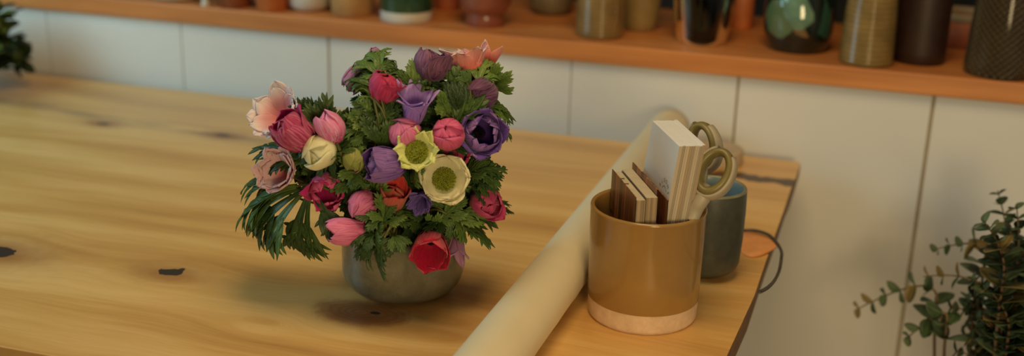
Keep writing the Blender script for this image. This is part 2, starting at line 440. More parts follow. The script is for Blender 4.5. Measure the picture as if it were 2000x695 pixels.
def cover_sheet(mb, e0, e1, n0, n1, zb_, zt_):
    """thin cover with its picture laid out along the face"""
    def p(ee, z, n_): return Vector((MC.x, MC.y, z)) + e * ee + nn * n_
    vs = [p(e0, zb_, n0), p(e1, zb_, n0), p(e1, zt_, n0), p(e0, zt_, n0), p(e0, zb_, n1), p(e1, zb_, n1), p(e1, zt_, n1), p(e0, zt_, n1)]
    uv = [(0, 0), (1, 0), (1, 1), (0, 1)] * 2
    uv = [(u, (-.8 if v == 0 else 1)) for u, v in uv]
    mb.add(vs, [(0, 1, 2, 3), (5, 4, 7, 6), (1, 5, 6, 2), (4, 0, 3, 7), (3, 2, 6, 7), (0, 4, 5, 1)], 0, uv)
def pot_item(name, label, cat, n0): 
    return empty(name, Vector((MC.x, MC.y, zb)) + nn * n0, label, cat)
A = pot_item('booklet', 'small booklet with dark plank-print cover, front one in the mustard pot', 'booklet', -.03)
mb = MB(); cover_sheet(mb, -.0475, .0505, -.0318, -.0310, zb, .9415); sharp(mb.build('cover', cover, A, smooth=False))
mb = MB(); card_box(mb, -.0470, .0510, -.0304, -.0262, zb, .9380, edge=1); card_box(mb, -.0470, .0505, -.0262, -.0205, zb, .9378, edge=1); mb.build('page_block', [cream, pages], A, smooth=False)
mb = MB(); card_box(mb, -.0475, .0505, -.0204, -.0198, zb, .9385); mb.build('back_cover', simple('dark_back_cover', col(52, 34, 24), .6), A, smooth=False)
mb = MB()
for ee in (-.022, -.004):
    mb.box((-.003, -.0012, 0), (.0035, .0014, .0002), 0, Matrix.Translation(Vector((MC.x, MC.y, .9381)) + e * ee + nn * -.0275) @ Matrix.Rotation(.5, 4, 'Z'))
mb.build('ink_mark', ink, A, smooth=False)
B = pot_item('booklet', 'second booklet in the mustard pot, its dark back cover sticking up behind pages', 'booklet', -.012)
mb = MB(); card_box(mb, -.0500, .0480, -.0188, -.0150, zb, .9395, edge=1); card_box(mb, -.0500, .0482, -.0150, -.0062, zb, .9395, edge=1); mb.build('page_block', [cream, pages], B, smooth=False)
mb = MB(); cover_sheet(mb, -.0545, .0420, -.0056, -.0044, zb, .9465); mb.build('cover', cover, B, smooth=False)
Cc = pot_item('photo_card', 'thin dark plank-print card leaning against the white card stack', 'card', .004)
mb = MB(); cover_sheet(mb, -.0430, .0555, .0028, .0040, zb, .9385); mb.build('printed_front', cover, Cc, smooth=False)
# white card stack
cardw = simple('white_card', (.86, .87, .86, 1), .45, .02, 20)
def stack_edge(name, a, b):
    t = NT(name); P = t.sep(t.coord())
    q = t.math('ADD', t.math('ADD', t.math('MULTIPLY', P[0], nn.x), t.math('MULTIPLY', P[1], nn.y)), t.math('MULTIPLY', P[2], -.085))
    n = t.noise(t.comb(t.math('MULTIPLY', q, 1100), 0.0, 0.0), 1, 2, .6)
    t.set(Base_Color=t.ramp(n, [(.36, a), (.64, b)]), Roughness=.7); return t.m
stackA = stack_edge('stack_edge_pale', col(122, 112, 96), col(160, 150, 132)); stackB = stack_edge('stack_edge_grey', col(98, 90, 76), col(134, 124, 106)); stackC = stack_edge('stack_edge_tan', col(108, 92, 74), col(140, 124, 102))
W = pot_item('card_stack', 'tall stack of white cards leaning in the mustard pot', 'card stack', .02)
tks = [.0042, .0030, .0048, .0036, .0030, .0044, .0034, .0036]
nz = .0113
card_face_n = nz
for i, tk in enumerate(tks):
    mb = MB(); dz = random.uniform(-.0004, .0004); de = random.uniform(-.0012, .0009)
    if i == 0: dz = 0; de = 0
    card_box(mb, -.0420 + de, .0565 + de, nz, nz + tk - .00012, zb + .004, 1.0 + dz, .09, .085, edge=1)
    o = mb.build('card', [cardw, (stackA, stackB, stackC)[(0, 1, 0, 2, 1, 0, 1, 2)[i]]], W, smooth=False)
    nz += tk
# printed arc of letters + smile arc on the front card
tmp = bpy.data.curves.new('letter', 'FONT'); tmp.size = .0062; tmp.extrude = .00002; tmp.align_x = 'CENTER'
to = bpy.data.objects.new('letter', tmp); COL.objects.link(to)
mb = MB()
zc_, ec_ = .9375, .036
word = 'BLOOMS'
upv = (Vector((0, 0, 1)) + e * .09 + nn * .085)
def face_pt(a, b, lift=.00025):     # a along e, b up
    k = 1.0 - (zc_ + b)
    return Vector((MC.x, MC.y, zc_ + b)) + e * (ec_ + a - .09 * k) + nn * (card_face_n - .085 * k - lift)
dg = bpy.context.evaluated_depsgraph_get
for i, ch in enumerate(word):
    tmp.body = ch
    bpy.context.view_layer.update()
    me = bpy.data.meshes.new_from_object(to.evaluated_get(dg()))
    th = math.radians(68 - 136 * i / (len(word) - 1)); R0 = .0135
    rot = Matrix.Rotation(th, 2)
    vs = []
    for v in me.vertices:
        q = rot @ Vector((v.co.x, v.co.y)); vs.append(face_pt(q.x - math.sin(th) * R0, q.y + math.cos(th) * R0, .0003 + v.co.z))
    mb.add(vs, [list(p.vertices) for p in me.polygons]); bpy.data.meshes.remove(me)
bpy.data.objects.remove(to)
P = []
for i in range(15):
    th = math.radians(60 - 120 * i / 14)
    P.append([face_pt(-math.sin(th) * r, math.cos(th) * r) for r in (.0085, .0092)])
mb.grid(P)
mb.build('printed_logo', simple('grey_ink', col(112, 98, 76), .8), W, smooth=False)

# scissors, handles up, blades down in the pot
olive = simple('olive_plastic', col(90, 82, 48), .4, .06, 30)
pale = simple('pale_rubber', col(124, 117, 102), .5, .05, 30)
steel = simple('scissor_steel', (.55, .55, .54, 1), .3, .05, 30, metallic=1)
S = empty('scissors', at_depth(1362, 420, 1.335), 'scissors with olive and pale looped handles, standing in the mustard pot', 'scissors')
def loop_handle(ctr, a, b, pts_tail, r, name):
    """ring in the plane spanned by a (long) and b (short); each point an ellipse of radius r"""
    mo, mp = MB(), MB()
    N = 40; ring_ = []
    for i in range(N):
        th = 2 * PI * i / N; ring_.append(ctr + a * math.cos(th) + b * math.sin(th))
    nrm = a.cross(b).normalized()
    P = []; P2 = []; P3 = []
    for i in range(N):
        p = ring_[i]; t = (ring_[(i + 1) % N] - ring_[i - 1]).normalized(); out = t.cross(nrm).normalized()
        w = r * (1.0 + .15 * math.cos(2 * PI * i / N + PI))
        P.append([p + out * math.cos(q) * w * .62 + nrm * math.sin(q) * w * 1.25 for q in [2 * PI * k / 14 for k in range(14)]])
        P2.append([p + out * (w * .55 + math.cos(q) * w * .36) + nrm * math.sin(q) * w * 1.0 for q in [2 * PI * k / 12 for k in range(12)]])
    mo.grid(P, closed_u=True, closed_v=True)
    g = mo.build(name, olive, S)
    gap = (2, 3)
    sect = [P2[(i + 4) % N] for i in range(N - 5)]
    mp.grid(sect, closed_v=True)
    mp.add(sect[0], [list(range(12))[::-1]]); mp.add(sect[-1], [list(range(12))])
    # shank
    mp.tube(pts_tail, [r * .95, r * 1.1, r * 1.1, r * .9], 12)
    mp.build('rubber_rim', pale, g)['label'] = 'pale rubber outer rim'
    return g
up_s = (RIGHT * .42 - DOWN * .90 + FWD * .0).normalized()
ri_s = (RIGHT * .85 + DOWN * .40 - FWD * .45).normalized()
c1 = at_depth(1396, 336, 1.335)
piv = at_depth(1352, 425, 1.345)
loop_handle(c1, up_s * .0235, ri_s * .0160, [at_depth(1385, 362, 1.335), at_depth(1372, 385, 1.335), at_depth(1360, 402, 1.338), piv], .0088, 'handle')
c2 = at_depth(1374, 284, 1.40)
up2 = (RIGHT * -.10 - DOWN * .96 + FWD * .10).normalized(); ri2 = (RIGHT * .80 - FWD * .6).normalized()
loop_handle(c2, up2 * .0235, ri2 * .0150, [at_depth(1371, 312, 1.395), at_depth(1366, 345, 1.385), at_depth(1358, 390, 1.365), piv + FWD * .008], .0086, 'handle')
mb = MB()
pend = Vector((MC.x + .030, MC.y + .012, ZT + .016))
dirb = (pend - piv).normalized(); sd = dirb.cross(FWD).normalized(); th_ = dirb.cross(sd).normalized()
for k, s_ in enumerate((-1, 1)):
    b0 = piv + th_ * (.0012 * s_)
    vs = [b0 - sd * .006, b0 + sd * .006, pend + sd * .0006 + th_ * .0012 * s_, pend - sd * .0006 + th_ * .0012 * s_]
    vs = [v - th_ * .001 for v in vs] + [v + th_ * .001 for v in vs]
    mb2 = MB(); mb2.add(vs, [(0, 1, 2, 3), (7, 6, 5, 4), (0, 4, 5, 1), (1, 5, 6, 2), (2, 6, 7, 3), (3, 7, 4, 0)])
    mb2.build('blade', steel, S, smooth=False)

# ribbon spool at the back of the table
kraft = simple('pale_ribbon', col(136, 120, 98), .7, .06, 50)
D0 = Vector((-.226, 1.895, ZT))
mb = MB(); rs = .040
dv = Vector((.35, -.94, 0)).normalized()
side = Vector((-dv.y, dv.x, 0))
def disc(mb, c, ax_, r, w, rin, n=36):
    u = Vector((0, 0, 1)); v = ax_.cross(u)
    P = [[c + ax_ * a + (u * math.cos(2 * PI * j / n) + v * math.sin(2 * PI * j / n)) * rr for j in range(n)] for rr, a in ((rin, -w), (r - .001, -w), (r, -w + .001), (r, w - .001), (r - .001, w), (rin, w))]
    mb.grid(P, closed_u=True, closed_v=True)
mb.lathe(D0, [(.006, 0)] + arc(rs - .002, .002, .002, -90, 0, 3) + arc(rs - .003, .021, .003, 0, 90, 4) + [(.006, .024), (.006, 0)], 44)
o = mb.build('ribbon_spool', kraft, loc=D0); tag(o, 'pale beige ribbon spool lying flat at the far table edge behind the scissors', 'ribbon spool')

# leather tag with a dark cord at the table end
tagm = simple('tan_leather', col(160, 106, 60), .6, .07, 60)
TG = at_z(1482, 480, ZT)
tg = empty('leather_tag', TG, 'tan leaf-shaped leather tag with a dark cord loop at the table end', 'tag')
pa, pb = at_z(1440, 476, ZT), at_z(1523, 483, ZT)
dr = (pb - pa); Lg = dr.length; dr.normalize(); sdv = Vector((-dr.y, dr.x, 0))
P = []
for i in range(17):
    u = i / 16; w = .046 * (math.sin(PI * min(1, (u * .97 + .02) ** .62)) ** .9)
    P.append([pa + dr * (Lg * u) + sdv * (w * v) + Vector((0, 0, .0012 + .003 * u * u + .0007 * (1 - v * v))) for v in (-1, -.6, -.2, .2, .6, 1)])
mb = MB(); mb.grid(P); o = mb.build('leather_leaf', tagm, tg); solid(o, .0016)
cpts = [at_z(1452, 450, ZT + .003), at_z(1475, 450, ZT + .004), at_z(1500, 458, ZT + .005), at_z(1515, 472, ZT + .007)]
q = at_z(1523, 488, ZT + .006)
def cam_plane(px, py, x):
    v = ray(px, py); return CAM + v * ((x - CAM.x) / v.x)
cpts += [q + Vector((.002, 0, -.001))]
for px, py in ((1526, 505), (1522, 528), (1513, 547), (1500, 561), (1484, 570)): cpts.append(cam_plane(px, py, -.086))
# smooth the path
sm = []
for i in range(len(cpts) - 1):
    p0, p1, p2, p3 = cpts[max(0, i - 1)], cpts[i], cpts[i + 1], cpts[min(len(cpts) - 1, i + 2)]
    for k in range(5):
        t = k / 5; sm.append(.5 * ((2 * p1) + (p2 - p0) * t + (2 * p0 - 5 * p1 + 4 * p2 - p3) * t * t + (3 * p1 - p0 - 3 * p2 + p3) * t ** 3))
sm.append(cpts[-1])
mb = MB(); mb.tube(sm, .0021, 8); mb.build('cord', simple('dark_cord', col(44, 38, 30), .6), tg)['label'] = 'dark cord loop hanging over the table end'

# ------------------------------------------------------------------ pots and vases on the shelf
def ridged(name, c, cx, cy, kind):
    """ribbed or dotted glaze relief around an upright vase"""
    t = NT(name); P = t.sep(t.coord())
    ang = t.math('ARCTAN2', P[1], P[0])
    n = t.noise(t.coord(), 30, 4, .6)
    cc = t.ramp(n, [(.3, tuple(v * .7 for v in c[:3]) + (1,)), (.7, tuple(v * 1.2 for v in c[:3]) + (1,))])
    if kind == 'rib':
        h = t.math('SINE', t.math('MULTIPLY', P[2], 2 * PI / .0085))
    else:
        h = t.math('MULTIPLY', t.math('SINE', t.math('MULTIPLY', P[2], 2 * PI / .011)), t.math('SINE', t.math('MULTIPLY', ang, 28)))
    t.set(Base_Color=t.mix(t.math('MULTIPLY', t.math('ADD', t.math('MULTIPLY', h, .5), .5), .35), cc, tuple(v * .45 for v in c[:3]) + (1,)), Roughness=.22, Coat_Weight=.35, Coat_Roughness=.06)
    if kind != 'rib': t.bump(h, 1.0, .004)
    return t.m
def ribs(prof, pitch=.0085, amp=.0009):
    out = []; z1 = prof[-1][1]; z = .006
    zz = [.0, .003]
    while z < z1: zz.append(z); z += pitch / 6
    for z in zz:
        r = interp2(prof, z)
        out.append((r + (amp * math.sin(2 * PI * z / pitch) if z > .005 else 0), z))
    return out
def interp2(prof, z):
    for (r0, z0), (r1, z1) in zip(prof[:-1], prof[1:]):
        if z0 <= z <= z1: return r0 + (r1 - r0) * (z - z0) / max(1e-9, z1 - z0)
    return prof[-1][0]
def vase(name, px, py, prof, mats, label, cat='vase', mis=None, back=0.0, parts=None, n=48):
    """prof outer (r,z) from the base centre up; px,py = lowest visible point of the base"""
    p = at_z(px, py, LZ); rb = max(r for r, z in prof[:3])
    c = Vector((p.x, max(p.y + rb * .96, 1.980 + rb * .9) + back, LZ))
    if not parts:
        mb = MB(); mb.lathe(c, prof, n, mis=mis); o = mb.build(name, mats, loc=c); tag(o, label, cat); return o, c
    o = empty(name, c, label, cat)
    for pn, pr, mm, lb in parts:
        mb = MB(); mb.lathe(c, pr, n); q = mb.build(pn, mm, o)
        if lb: q['label'] = lb
    return o, c
def hollow(outer, t=.004, floor=.006):
    """closes an outer profile with a lip, inner wall and inner floor"""
    inner = [(max(.001, r - t), z) for r, z in outer if z > floor + .004][::-1]
    lip = [(outer[-1][0] - t * .3, outer[-1][1] + t * .4), (outer[-1][0] - t * .7, outer[-1][1] + t * .4)]
    return [(0, 0)] + outer + lip + inner + [(inner[-1][0] * .8, floor), (0, floor)]
terr = simple('terracotta', col(128, 68, 42), .6, .1, 30)
terrb = simple('burnt_orange_clay', col(150, 84, 44), .55, .1, 30)
whitec = simple('white_glaze', (.68, .64, .56, 1), .25, .04, 20, coat=.3)
greeng = simple('bottle_green_glaze', col(16, 46, 30), .18, .1, 15, coat=.5)
redb = simple('red_brown_glaze', col(98, 52, 38), .25, .12, 25, coat=.3)
oliveg = simple('olive_dish_glaze', col(92, 84, 62), .4, .15, 40)
tanb = simple('tan_stoneware', col(136, 100, 58), .6, .1, 40)
creamo = simple('olive_cream_glaze', col(112, 94, 58), .35, .12, 25)
brownm = simple('dark_brown_clay', col(34, 19, 14), .5, .15, 40)

vase('saucer', 318, 4, hollow([(.03, 0), (.05, .004), (.055, .016)], .003, .004), whitec, 'white saucer at the far left of the shelf', 'saucer')
vase('egg_cup', 391, 14, hollow([(.008, 0), (.0085, .002), (.006, .008), (.007, .014), (.014, .03), (.015, .045)], .002, .017), whitec, 'tiny white footed cup between saucer and wooden planter on shelf', 'cup')
vase('small_planter', 438, 19, hollow([(.028, 0), (.030, .003), (.036, .08), (.038, .085)], .004, .008), simple('brown_glazed_clay', col(100, 50, 26), .4, .12, 30), 'small dark brown planter, left of the orange flowerpot on the shelf', 'planter')
vase('flowerpot', 515, 25, hollow([(.026, 0), (.028, .002), (.036, .075), (.040, .076), (.041, .10)], .004, .008), terrb, 'orange clay flowerpot right of the dark brown planter on shelf', 'flowerpot')
vase('white_bowl', 590, 23, hollow([(.030, 0), (.034, .003), (.041, .010), (.043, .035), (.043, .06)], .004, .008), whitec, 'white ceramic bowl between orange flowerpot and tan stoneware pot', 'bowl')
vase('stoneware_pot', 672, 34, hollow([(.036, 0), (.038, .003), (.0405, .03), (.043, .11), (.043, .12)], .004, .008), tanb, 'tan stoneware pot left of the green pot on shelf', 'pot')
vase('green_pot', 775, 47, None or [(0.046, 0), (.047, 0), (.047, 0)], None, 'bottle-green glazed pot with white unglazed base on shelf', 'pot', parts=[
    ('glazed_body', [(.0478, .0195), (.0482, .022), (.0482, .12)] + arc(.046, .12, .0022, 0, 180, 4) + [(.0438, .1), (.0438, .014), (0, .013)], greeng, None),
    ('bare_base', [(0, 0), (.045, 0), (.0474, .003), (.0476, .0198)], whitec, 'white bare base')])
vase('terracotta_jar', 858, 24, hollow([(.022, 0), (.024, .002), (.028, .05), (.026, .09), (.028, .12)], .004, .008), terr, 'slim terracotta jar standing back between green pot and footed pot', 'jar', back=.02)
vase('footed_pot', 935, 55, hollow([(.034, 0), (.0355, .002), (.0345, .020), (.0335, .023), (.040, .027), (.046, .040), (.048, .07), (.047, .11)], .004, .03), redb, 'red-brown glazed pot on a narrow foot, right of the green pot', 'pot')
vase('dish', 1068, 30, hollow([(.028, 0), (.031, .002), (.039, .010), (.042, .035), (.042, .08)], .004, .008), oliveg, 'grey-olive pot set back behind the red-brown footed pot', 'pot')
vase('olive_vase', 1160, 78, hollow(ribs([(.038, 0), (.0405, .003), (.0415, .012), (.0415, .08), (.039, .14), (.036, .16)], .005, .0003), .004, .008), ridged('olive_ribbed_glaze', col(98, 78, 44), 0, 0, 'rib'), 'straight olive-brown vase with fine ribs in front of the cream tapered vase')
vase('tapered_vase', 1243, 62, hollow([(.025, 0), (.0275, .003), (.031, .02), (.036, .06), (.043, .12), (.044, .14)], .004, .008), creamo, 'cream-olive tapered vase set behind the ribbed olive vase')

def glass(name, c, rough=.03):
    t = NT(name); t.set(Base_Color=c, Transmission_Weight=1.0, Roughness=rough, IOR=1.45); return t.m
gl = [(.040, 0), (.0425, .002), (.0440, .010), (.0490, .04), (.0535, .08), (.052, .13), (.044, .18), (.046, .20)]
g1, g1c = vase('glass_vase', 1362, 90, hollow(gl, .003, .012), glass('smoked_green_glass', (.12, .13, .08, 1)), 'dark smoked glass vase with green stems inside')
mb = MB()
# dark water in the vase
water = NT('dark_water'); water.set(Base_Color=(.020, .020, .012, 1), Roughness=.15)
mb.lathe(g1c, [(0, .013), (.038, .0135), (.0402, .016), (.0452, .04), (.0498, .08), (.0495, .10), (0, .10)], 40); mb.build('water', water.m, g1)
greenst = simple('green_stem', col(74, 92, 34), .5, .1, 30)
for k, (px, py) in enumerate(((1300, 40), (1392, 20), (1402, 30))):
    b = g1c + Vector((.03 * math.cos(k * 2.2), .03 * math.sin(k * 2.2), .108)); 
    mb = MB(); mb.tube([b, b + Vector((.004, 0, .1)), b + Vector((.02 * (k - 1), .01, .22))], .0025, 8)
    o = mb.build('cut_stem', greenst, loc=b); tag(o, 'green cut stem standing in the dark smoked glass vase', 'stem', 'cut stems in the smoked glass vase')
vase('terracotta_bottle', 1441, 64, hollow([(.018, 0), (.02, .002), (.020, .06), (.012, .10), (.012, .16)], .003, .008), terrb, 'slim orange clay bottle standing back between the two glass vases', 'bottle', back=.03)
def mosaic():
    t = NT('patched_glass'); P = t.coord()
    v = t.n.new('ShaderNodeTexVoronoi'); v.inputs['Scale'].default_value = 26; v.inputs['Randomness'].default_value = 1
    mpn = t.n.new('ShaderNodeMapping'); mpn.inputs['Scale'].default_value = (1, 1, .75); mpn.inputs['Location'].default_value = (.013, .02, .015)
    t.L.new(P, mpn.inputs[0]); t.L.new(mpn.outputs[0], v.inputs['Vector'])
    s = t.sep(v.outputs['Color'])
    dk = col(10, 18, 14)
    c = t.ramp(s[0], [(0, dk), (.50, dk), (.52, col(58, 74, 50)), (.66, col(86, 66, 38)), (.72, dk), (.80, col(76, 92, 72)), (.92, col(30, 56, 46))], 'CONSTANT')
    t.set(Base_Color=c, Roughness=.08, Coat_Weight=.6, Coat_Roughness=.03); return t.m
gp, gc = vase('patterned_vase', 1550, 106, [(0.05, 0)] * 3, None, 'round dark glass vase patched with sea-green and brown', parts=[
    ('vase_body', hollow([(.046, 0), (.049, .003), (.0535, .014), (.058, .035), (.0595, .06), (.056, .09), (.045, .12), (.036, .14), (.04, .155)], .004, .01), mosaic(), None)])
# sea green patch fused on the front of that vase
P = []
dirv = (CAM - gc); a0 = math.atan2(dirv.y, dirv.x) - .03
gprof = [(.046, 0), (.049, .003), (.0535, .014), (.058, .035), (.0595, .06), (.056, .09), (.045, .12)]
def gr(z):
    for (r0, z0), (r1, z1) in zip(gprof[:-1], gprof[1:]):
        if z0 <= z <= z1: return r0 + (r1 - r0) * (z - z0) / (z1 - z0)
    return .045
poly = [(-.62, .105), (.10, .105), (.42, .072), (.44, .058), (.12, .043), (-.08, .043), (-.40, .066)]
cx_ = sum(p[0] for p in poly) / len(poly); cz_ = sum(p[1] for p in poly) / len(poly)
for k in range(6):
    f = k / 5
    row = []
    for i in range(len(poly) * 6):
        j = i // 6; t = (i % 6) / 6; aa = poly[j][0] * (1 - t) + poly[(j + 1) % len(poly)][0] * t; zz = poly[j][1] * (1 - t) + poly[(j + 1) % len(poly)][1] * t
        aa = cx_ + (aa - cx_) * f; zz = cz_ + (zz - cz_) * f
        r = gr(zz) + .0022 - .0018 * f ** 4
        row.append(Vector((gc.x + r * math.cos(a0 + aa), gc.y + r * math.sin(a0 + aa), gc.z + zz)))
    P.append(row)
mb = MB(); mb.grid(P, closed_v=True); mb.build('green_patch', simple('sea_green_glass', col(78, 104, 86), .1, .2, 40, coat=.5), gp)['label'] = 'glossy sea-green patch'
vase('ribbed_vase', 1687, 139, hollow(ribs([(.040, 0), (.0425, .003), (.0425, .02), (.0405, .08), (.037, .14), (.033, .19), (.035, .20)], .0062, .0005), .004, .008), ridged('ribbed_olive_glaze', col(98, 80, 44), 0, 0, 'rib'), 'tall tapered olive vase with horizontal ribs, left of the dark brown vase')
vase('brown_vase', 1792, 129, hollow([(.039, 0), (.042, .003), (.0425, .02), (.0425, .14), (.040, .18)], .004, .008), brownm, 'dark brown cylinder vase between the ribbed and dotted olive vases')
vase('planter', 1880, 116, [(.03, 0)] * 3, None, 'rust clay planter with pale rim standing back behind the dotted vase', 'planter', back=.10, parts=[
    ('planter_body', [(0, 0), (.044, 0), (.046, .003), (.048, .047), (.044, .047), (.042, .01), (0, .009)], terr, None),
    ('rim', [(.0485, .046), (.049, .047), (.049, .058), (.048, .059), (.044, .059), (.0435, .046)], simple('pale_rim', col(120, 106, 80), .5), 'pale grey rim')])
vase('dotted_vase', 1955, 166, hollow([(.050, 0), (.053, .003), (.0535, .015), (.0515, .06), (.048, .12), (.043, .18), (.045, .19)], .004, .008), ridged('dotted_olive_glaze', col(58, 48, 28), 0, 0, 'dot'), 'large dark olive vase covered in rows of raised dots, rightmost on shelf', n=64)

# ------------------------------------------------------------------ bouquet
def dome(px, py, off=0.0):
    da = 1.373 + (py - 100) * .0002 - max(0, py - 395) * .0006
    rr = ((px - 750) / 265) ** 2 + ((py - 295) / 225) ** 2
    return da - .105 * math.sqrt(max(0, 1 - rr)) + off
def bq(px, py, off=0.0): return at_depth(px, py, dome(px, py, off))

def interp(tab, u):
    for (a, x), (b, y) in zip(tab[:-1], tab[1:]):
        if a <= u <= b:
            t = (u - a) / (b - a); t = t * t * (3 - 2 * t) if False else t
            return x + (y - x) * t
    return tab[-1][1]
def smooth_tab(tab):
    n = 40; ys = [interp(tab, i / n) for i in range(n + 1)]
    for _ in range(6): ys = [ys[0]] + [(ys[i - 1] + 2 * ys[i] + ys[i + 1]) / 4 for i in range(1, n)] + [ys[-1]]
    return [(i / n, ys[i]) for i in range(n + 1)]
PROF = {
 'bud':   smooth_tab([(0, .03), (.10, .55), (.30, .93), (.5, 1.0), (.75, .80), (1, .05)]),
 'tulip': smooth_tab([(0, .03), (.12, .55), (.35, .90), (.6, 1.0), (.85, .92), (1, .66)]),
 'cup':   smooth_tab([(0, .03), (.15, .55), (.4, .86), (.7, 1.02), (1, 1.10)]),
 'flare': smooth_tab([(0, .03), (.15, .45), (.45, .72), (.75, .95), (1, 1.35)]),
 'open':  smooth_tab([(0, .03), (.2, .42), (.5, .85), (.8, 1.12), (1, 1.22)]),
}
def petal(base, X, Y, Z, phi, R, H, prof, hw, rc_k, ph, ruffle=.0, point=0.0, curl=0.0, inner=1.0, lean=0.0, vein=.02, nu=13, nv=11):
    """petal surface around the bloom axis Z at azimuth phi"""
    P = []; UV = []
    dr = X * math.cos(phi) + Y * math.sin(phi); tg = Y * math.cos(phi) - X * math.sin(phi)
    for i in range(nu):
        u = i / (nu - 1)
        r = R * interp(prof, u) * inner
        if u > .78: r += curl * R * ((u - .78) / .22) ** 2
        z = H * (u ** 1.02)
        shp = (math.sin(PI * min(1, .16 + .66 * u)) ** .9)
        if u > .72:
            k = (u - .72) / .28
            shp *= (1 - k ** 3.4) ** .5 if point <= 0 else (1 - k) ** (.5 + point) + .0
        shp = max(shp, .06)
        w = hw * shp
        rc = max(R * rc_k, r * .98) if rc_k < 1 else R * rc_k
        row = []; ru = []
        for j in range(nv):
            v = -1 + 2 * j / (nv - 1)
            a = v * w / rc
            rad = r - rc + rc * math.cos(a)
            lat = rc * math.sin(a)
            rip = vein * R * math.sin(v * 9 + ph * 5) * u + ruffle * R * math.sin(v * 5.3 + ph * 3 + u * 2) * abs(v) ** 1.5 * u ** 1.5 + ruffle * .6 * R * math.sin(v * 8 + ph) * max(0, u - .6) * 2
            dzz = ruffle * .35 * R * math.sin(v * 6.1 + ph * 7) * u ** 3 - .10 * H * (abs(v) ** 2) * (u > .5) * (u - .5)
            rip += .04 * R * mnoise.noise(Vector((v * 1.3 + ph, u * 2.2, ph * 3)))
            row.append(base + dr * (rad + rip) + tg * (lat + lean * u * R) + Z * (z + dzz))
            ru.append((u, j / (nv - 1)))
        P.append(row); UV.append(ru)
    return P, UV
def axis_of(ax): return (RIGHT * ax[0] - DOWN * ax[1] - FWD * ax[2]).normalized()
stem_m = simple('anemone_stem', col(76, 78, 40), .5, .12, 40)
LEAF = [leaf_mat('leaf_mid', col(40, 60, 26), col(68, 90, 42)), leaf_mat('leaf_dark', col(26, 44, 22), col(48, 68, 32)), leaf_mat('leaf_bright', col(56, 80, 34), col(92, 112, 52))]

def strip(mb, p0, dr, nrm, L, W, bend, n=7, mi=0, side_bend=0.0, teeth=0, late=0):
    """one leaf lobe: V-folded strip that bends towards -nrm; returns the mid line"""
    mids = []; P = []; UV = []
    d_ = dr.copy(); p = p0.copy(); nr = nrm.copy()
    for i in range(n + 1):
        t = i / n
        sd = d_.cross(nr).normalized(); nr = sd.cross(d_).normalized()
        w = W * (math.sin(PI * (.10 + .90 * t ** (1.9 if late else .85))) ** .8) if t < 1 else W * .02
        if teeth and i % 2 == 1 and t > .3: w *= 1.35
        P.append([p - sd * w + nr * (w * .25), p - sd * w * .5 + nr * (w * .04), p.copy(), p + sd * w * .5 + nr * (w * .04), p + sd * w + nr * (w * .25)])
        UV.append([(t, 0), (t, .25), (t, .5), (t, .75), (t, 1)])
        mids.append((p.copy(), d_.copy(), nr.copy(), sd.copy()))
        p = p + d_ * (L / n)
        d_ = (d_ - nr * (bend / n) + sd * (side_bend / n)).normalized()
    mb.grid(P, mi=mi, uv=UV)
    return mids
def anemone_leaf_mesh(mb, p0, p1, nrm, width=1.0, bend=.7, rnd=random, segs=3, mi=0, fine=1.0, spread=1.0, late=0):
    """deeply cut palmate leaf from p0 towards p1"""
    dr = (p1 - p0); L = dr.length; dr.normalize()
    nrm = (nrm - dr * nrm.dot(dr)).normalized(); sd = dr.cross(nrm)
    dr0 = (dr + nrm * bend * .45).normalized()
    angs = {1: [0], 3: [-.75, 0, .75], 5: [-1.2, -.6, 0, .6, 1.2]}[segs]
    for a in angs:
        a *= spread
        a2 = a + rnd.uniform(-.12, .12); l2 = L * (1.0 - .22 * abs(a)) * rnd.uniform(.9, 1.08)
        dd = (dr0 * math.cos(a2) + sd * math.sin(a2)).normalized()
        ms = strip(mb, p0, dd, nrm, l2, L * .085 * width, bend, 9, mi, -a * .35 if not late else a * .5, 0, late)
        for (i, s_, f) in ((2, 1, .46), (3, -1, .50), (4, 1, .44), (5, -1, .40), (6, 1, .30), (7, -1, .26)):
            if late: i, f = {2: 4, 3: 4, 4: 6, 5: 6, 6: 7, 7: 7}[i], f * 1.0 + .02
            p, d_, nr, sv = ms[i]
            dd2 = (d_ * .78 + sv * (s_ * .62) + nr * rnd.uniform(-.15, .15)).normalized()
            m2 = strip(mb, p, dd2, nr, l2 * f * rnd.uniform(.8, 1.1), L * (.055 if not late else .065) * width, bend * .7, 6, mi, -s_ * .5)
            if fine and f > .33:
                for (k, s2) in ((2, 1), (3, -1)):
                    q, e_, n2, v2 = m2[k]
                    strip(mb, q, (e_ * .75 + v2 * (.65 * s2)).normalized(), n2, l2 * f * .42, L * .036 * width, .3, 4, mi)

def bez(a, b, c, n=10): return [a * (1 - t) ** 2 + b * 2 * t * (1 - t) + c * t * t for t in [i / n for i in range(n + 1)]]
stem_i = [0]
def stem_target():
    k = stem_i[0]; stem_i[0] += 1
    r = .048 * math.sqrt(((k * 7) % 40 + .5) / 40); a = k * 2.39996
    return Vector((BC.x + r * math.cos(a), BC.y + r * math.sin(a), ZT + .016))
def stem_curve(b, Z):
    tgt = stem_target()
    mid_ = Vector((BC.x * .75 + b.x * .25, BC.y * .75 + b.y * .25, ZT + .10))
    pts = bez(b, b - Z * .035, b * .45 + mid_ * .55 - Z * .008, 7)
    return pts + bez(pts[-1], mid_, tgt, 8)[1:]

CM = {}
def pm(key, *a, **k):
    CM[key] = petal_mat('petal_' + key, *a, **k); return CM[key]
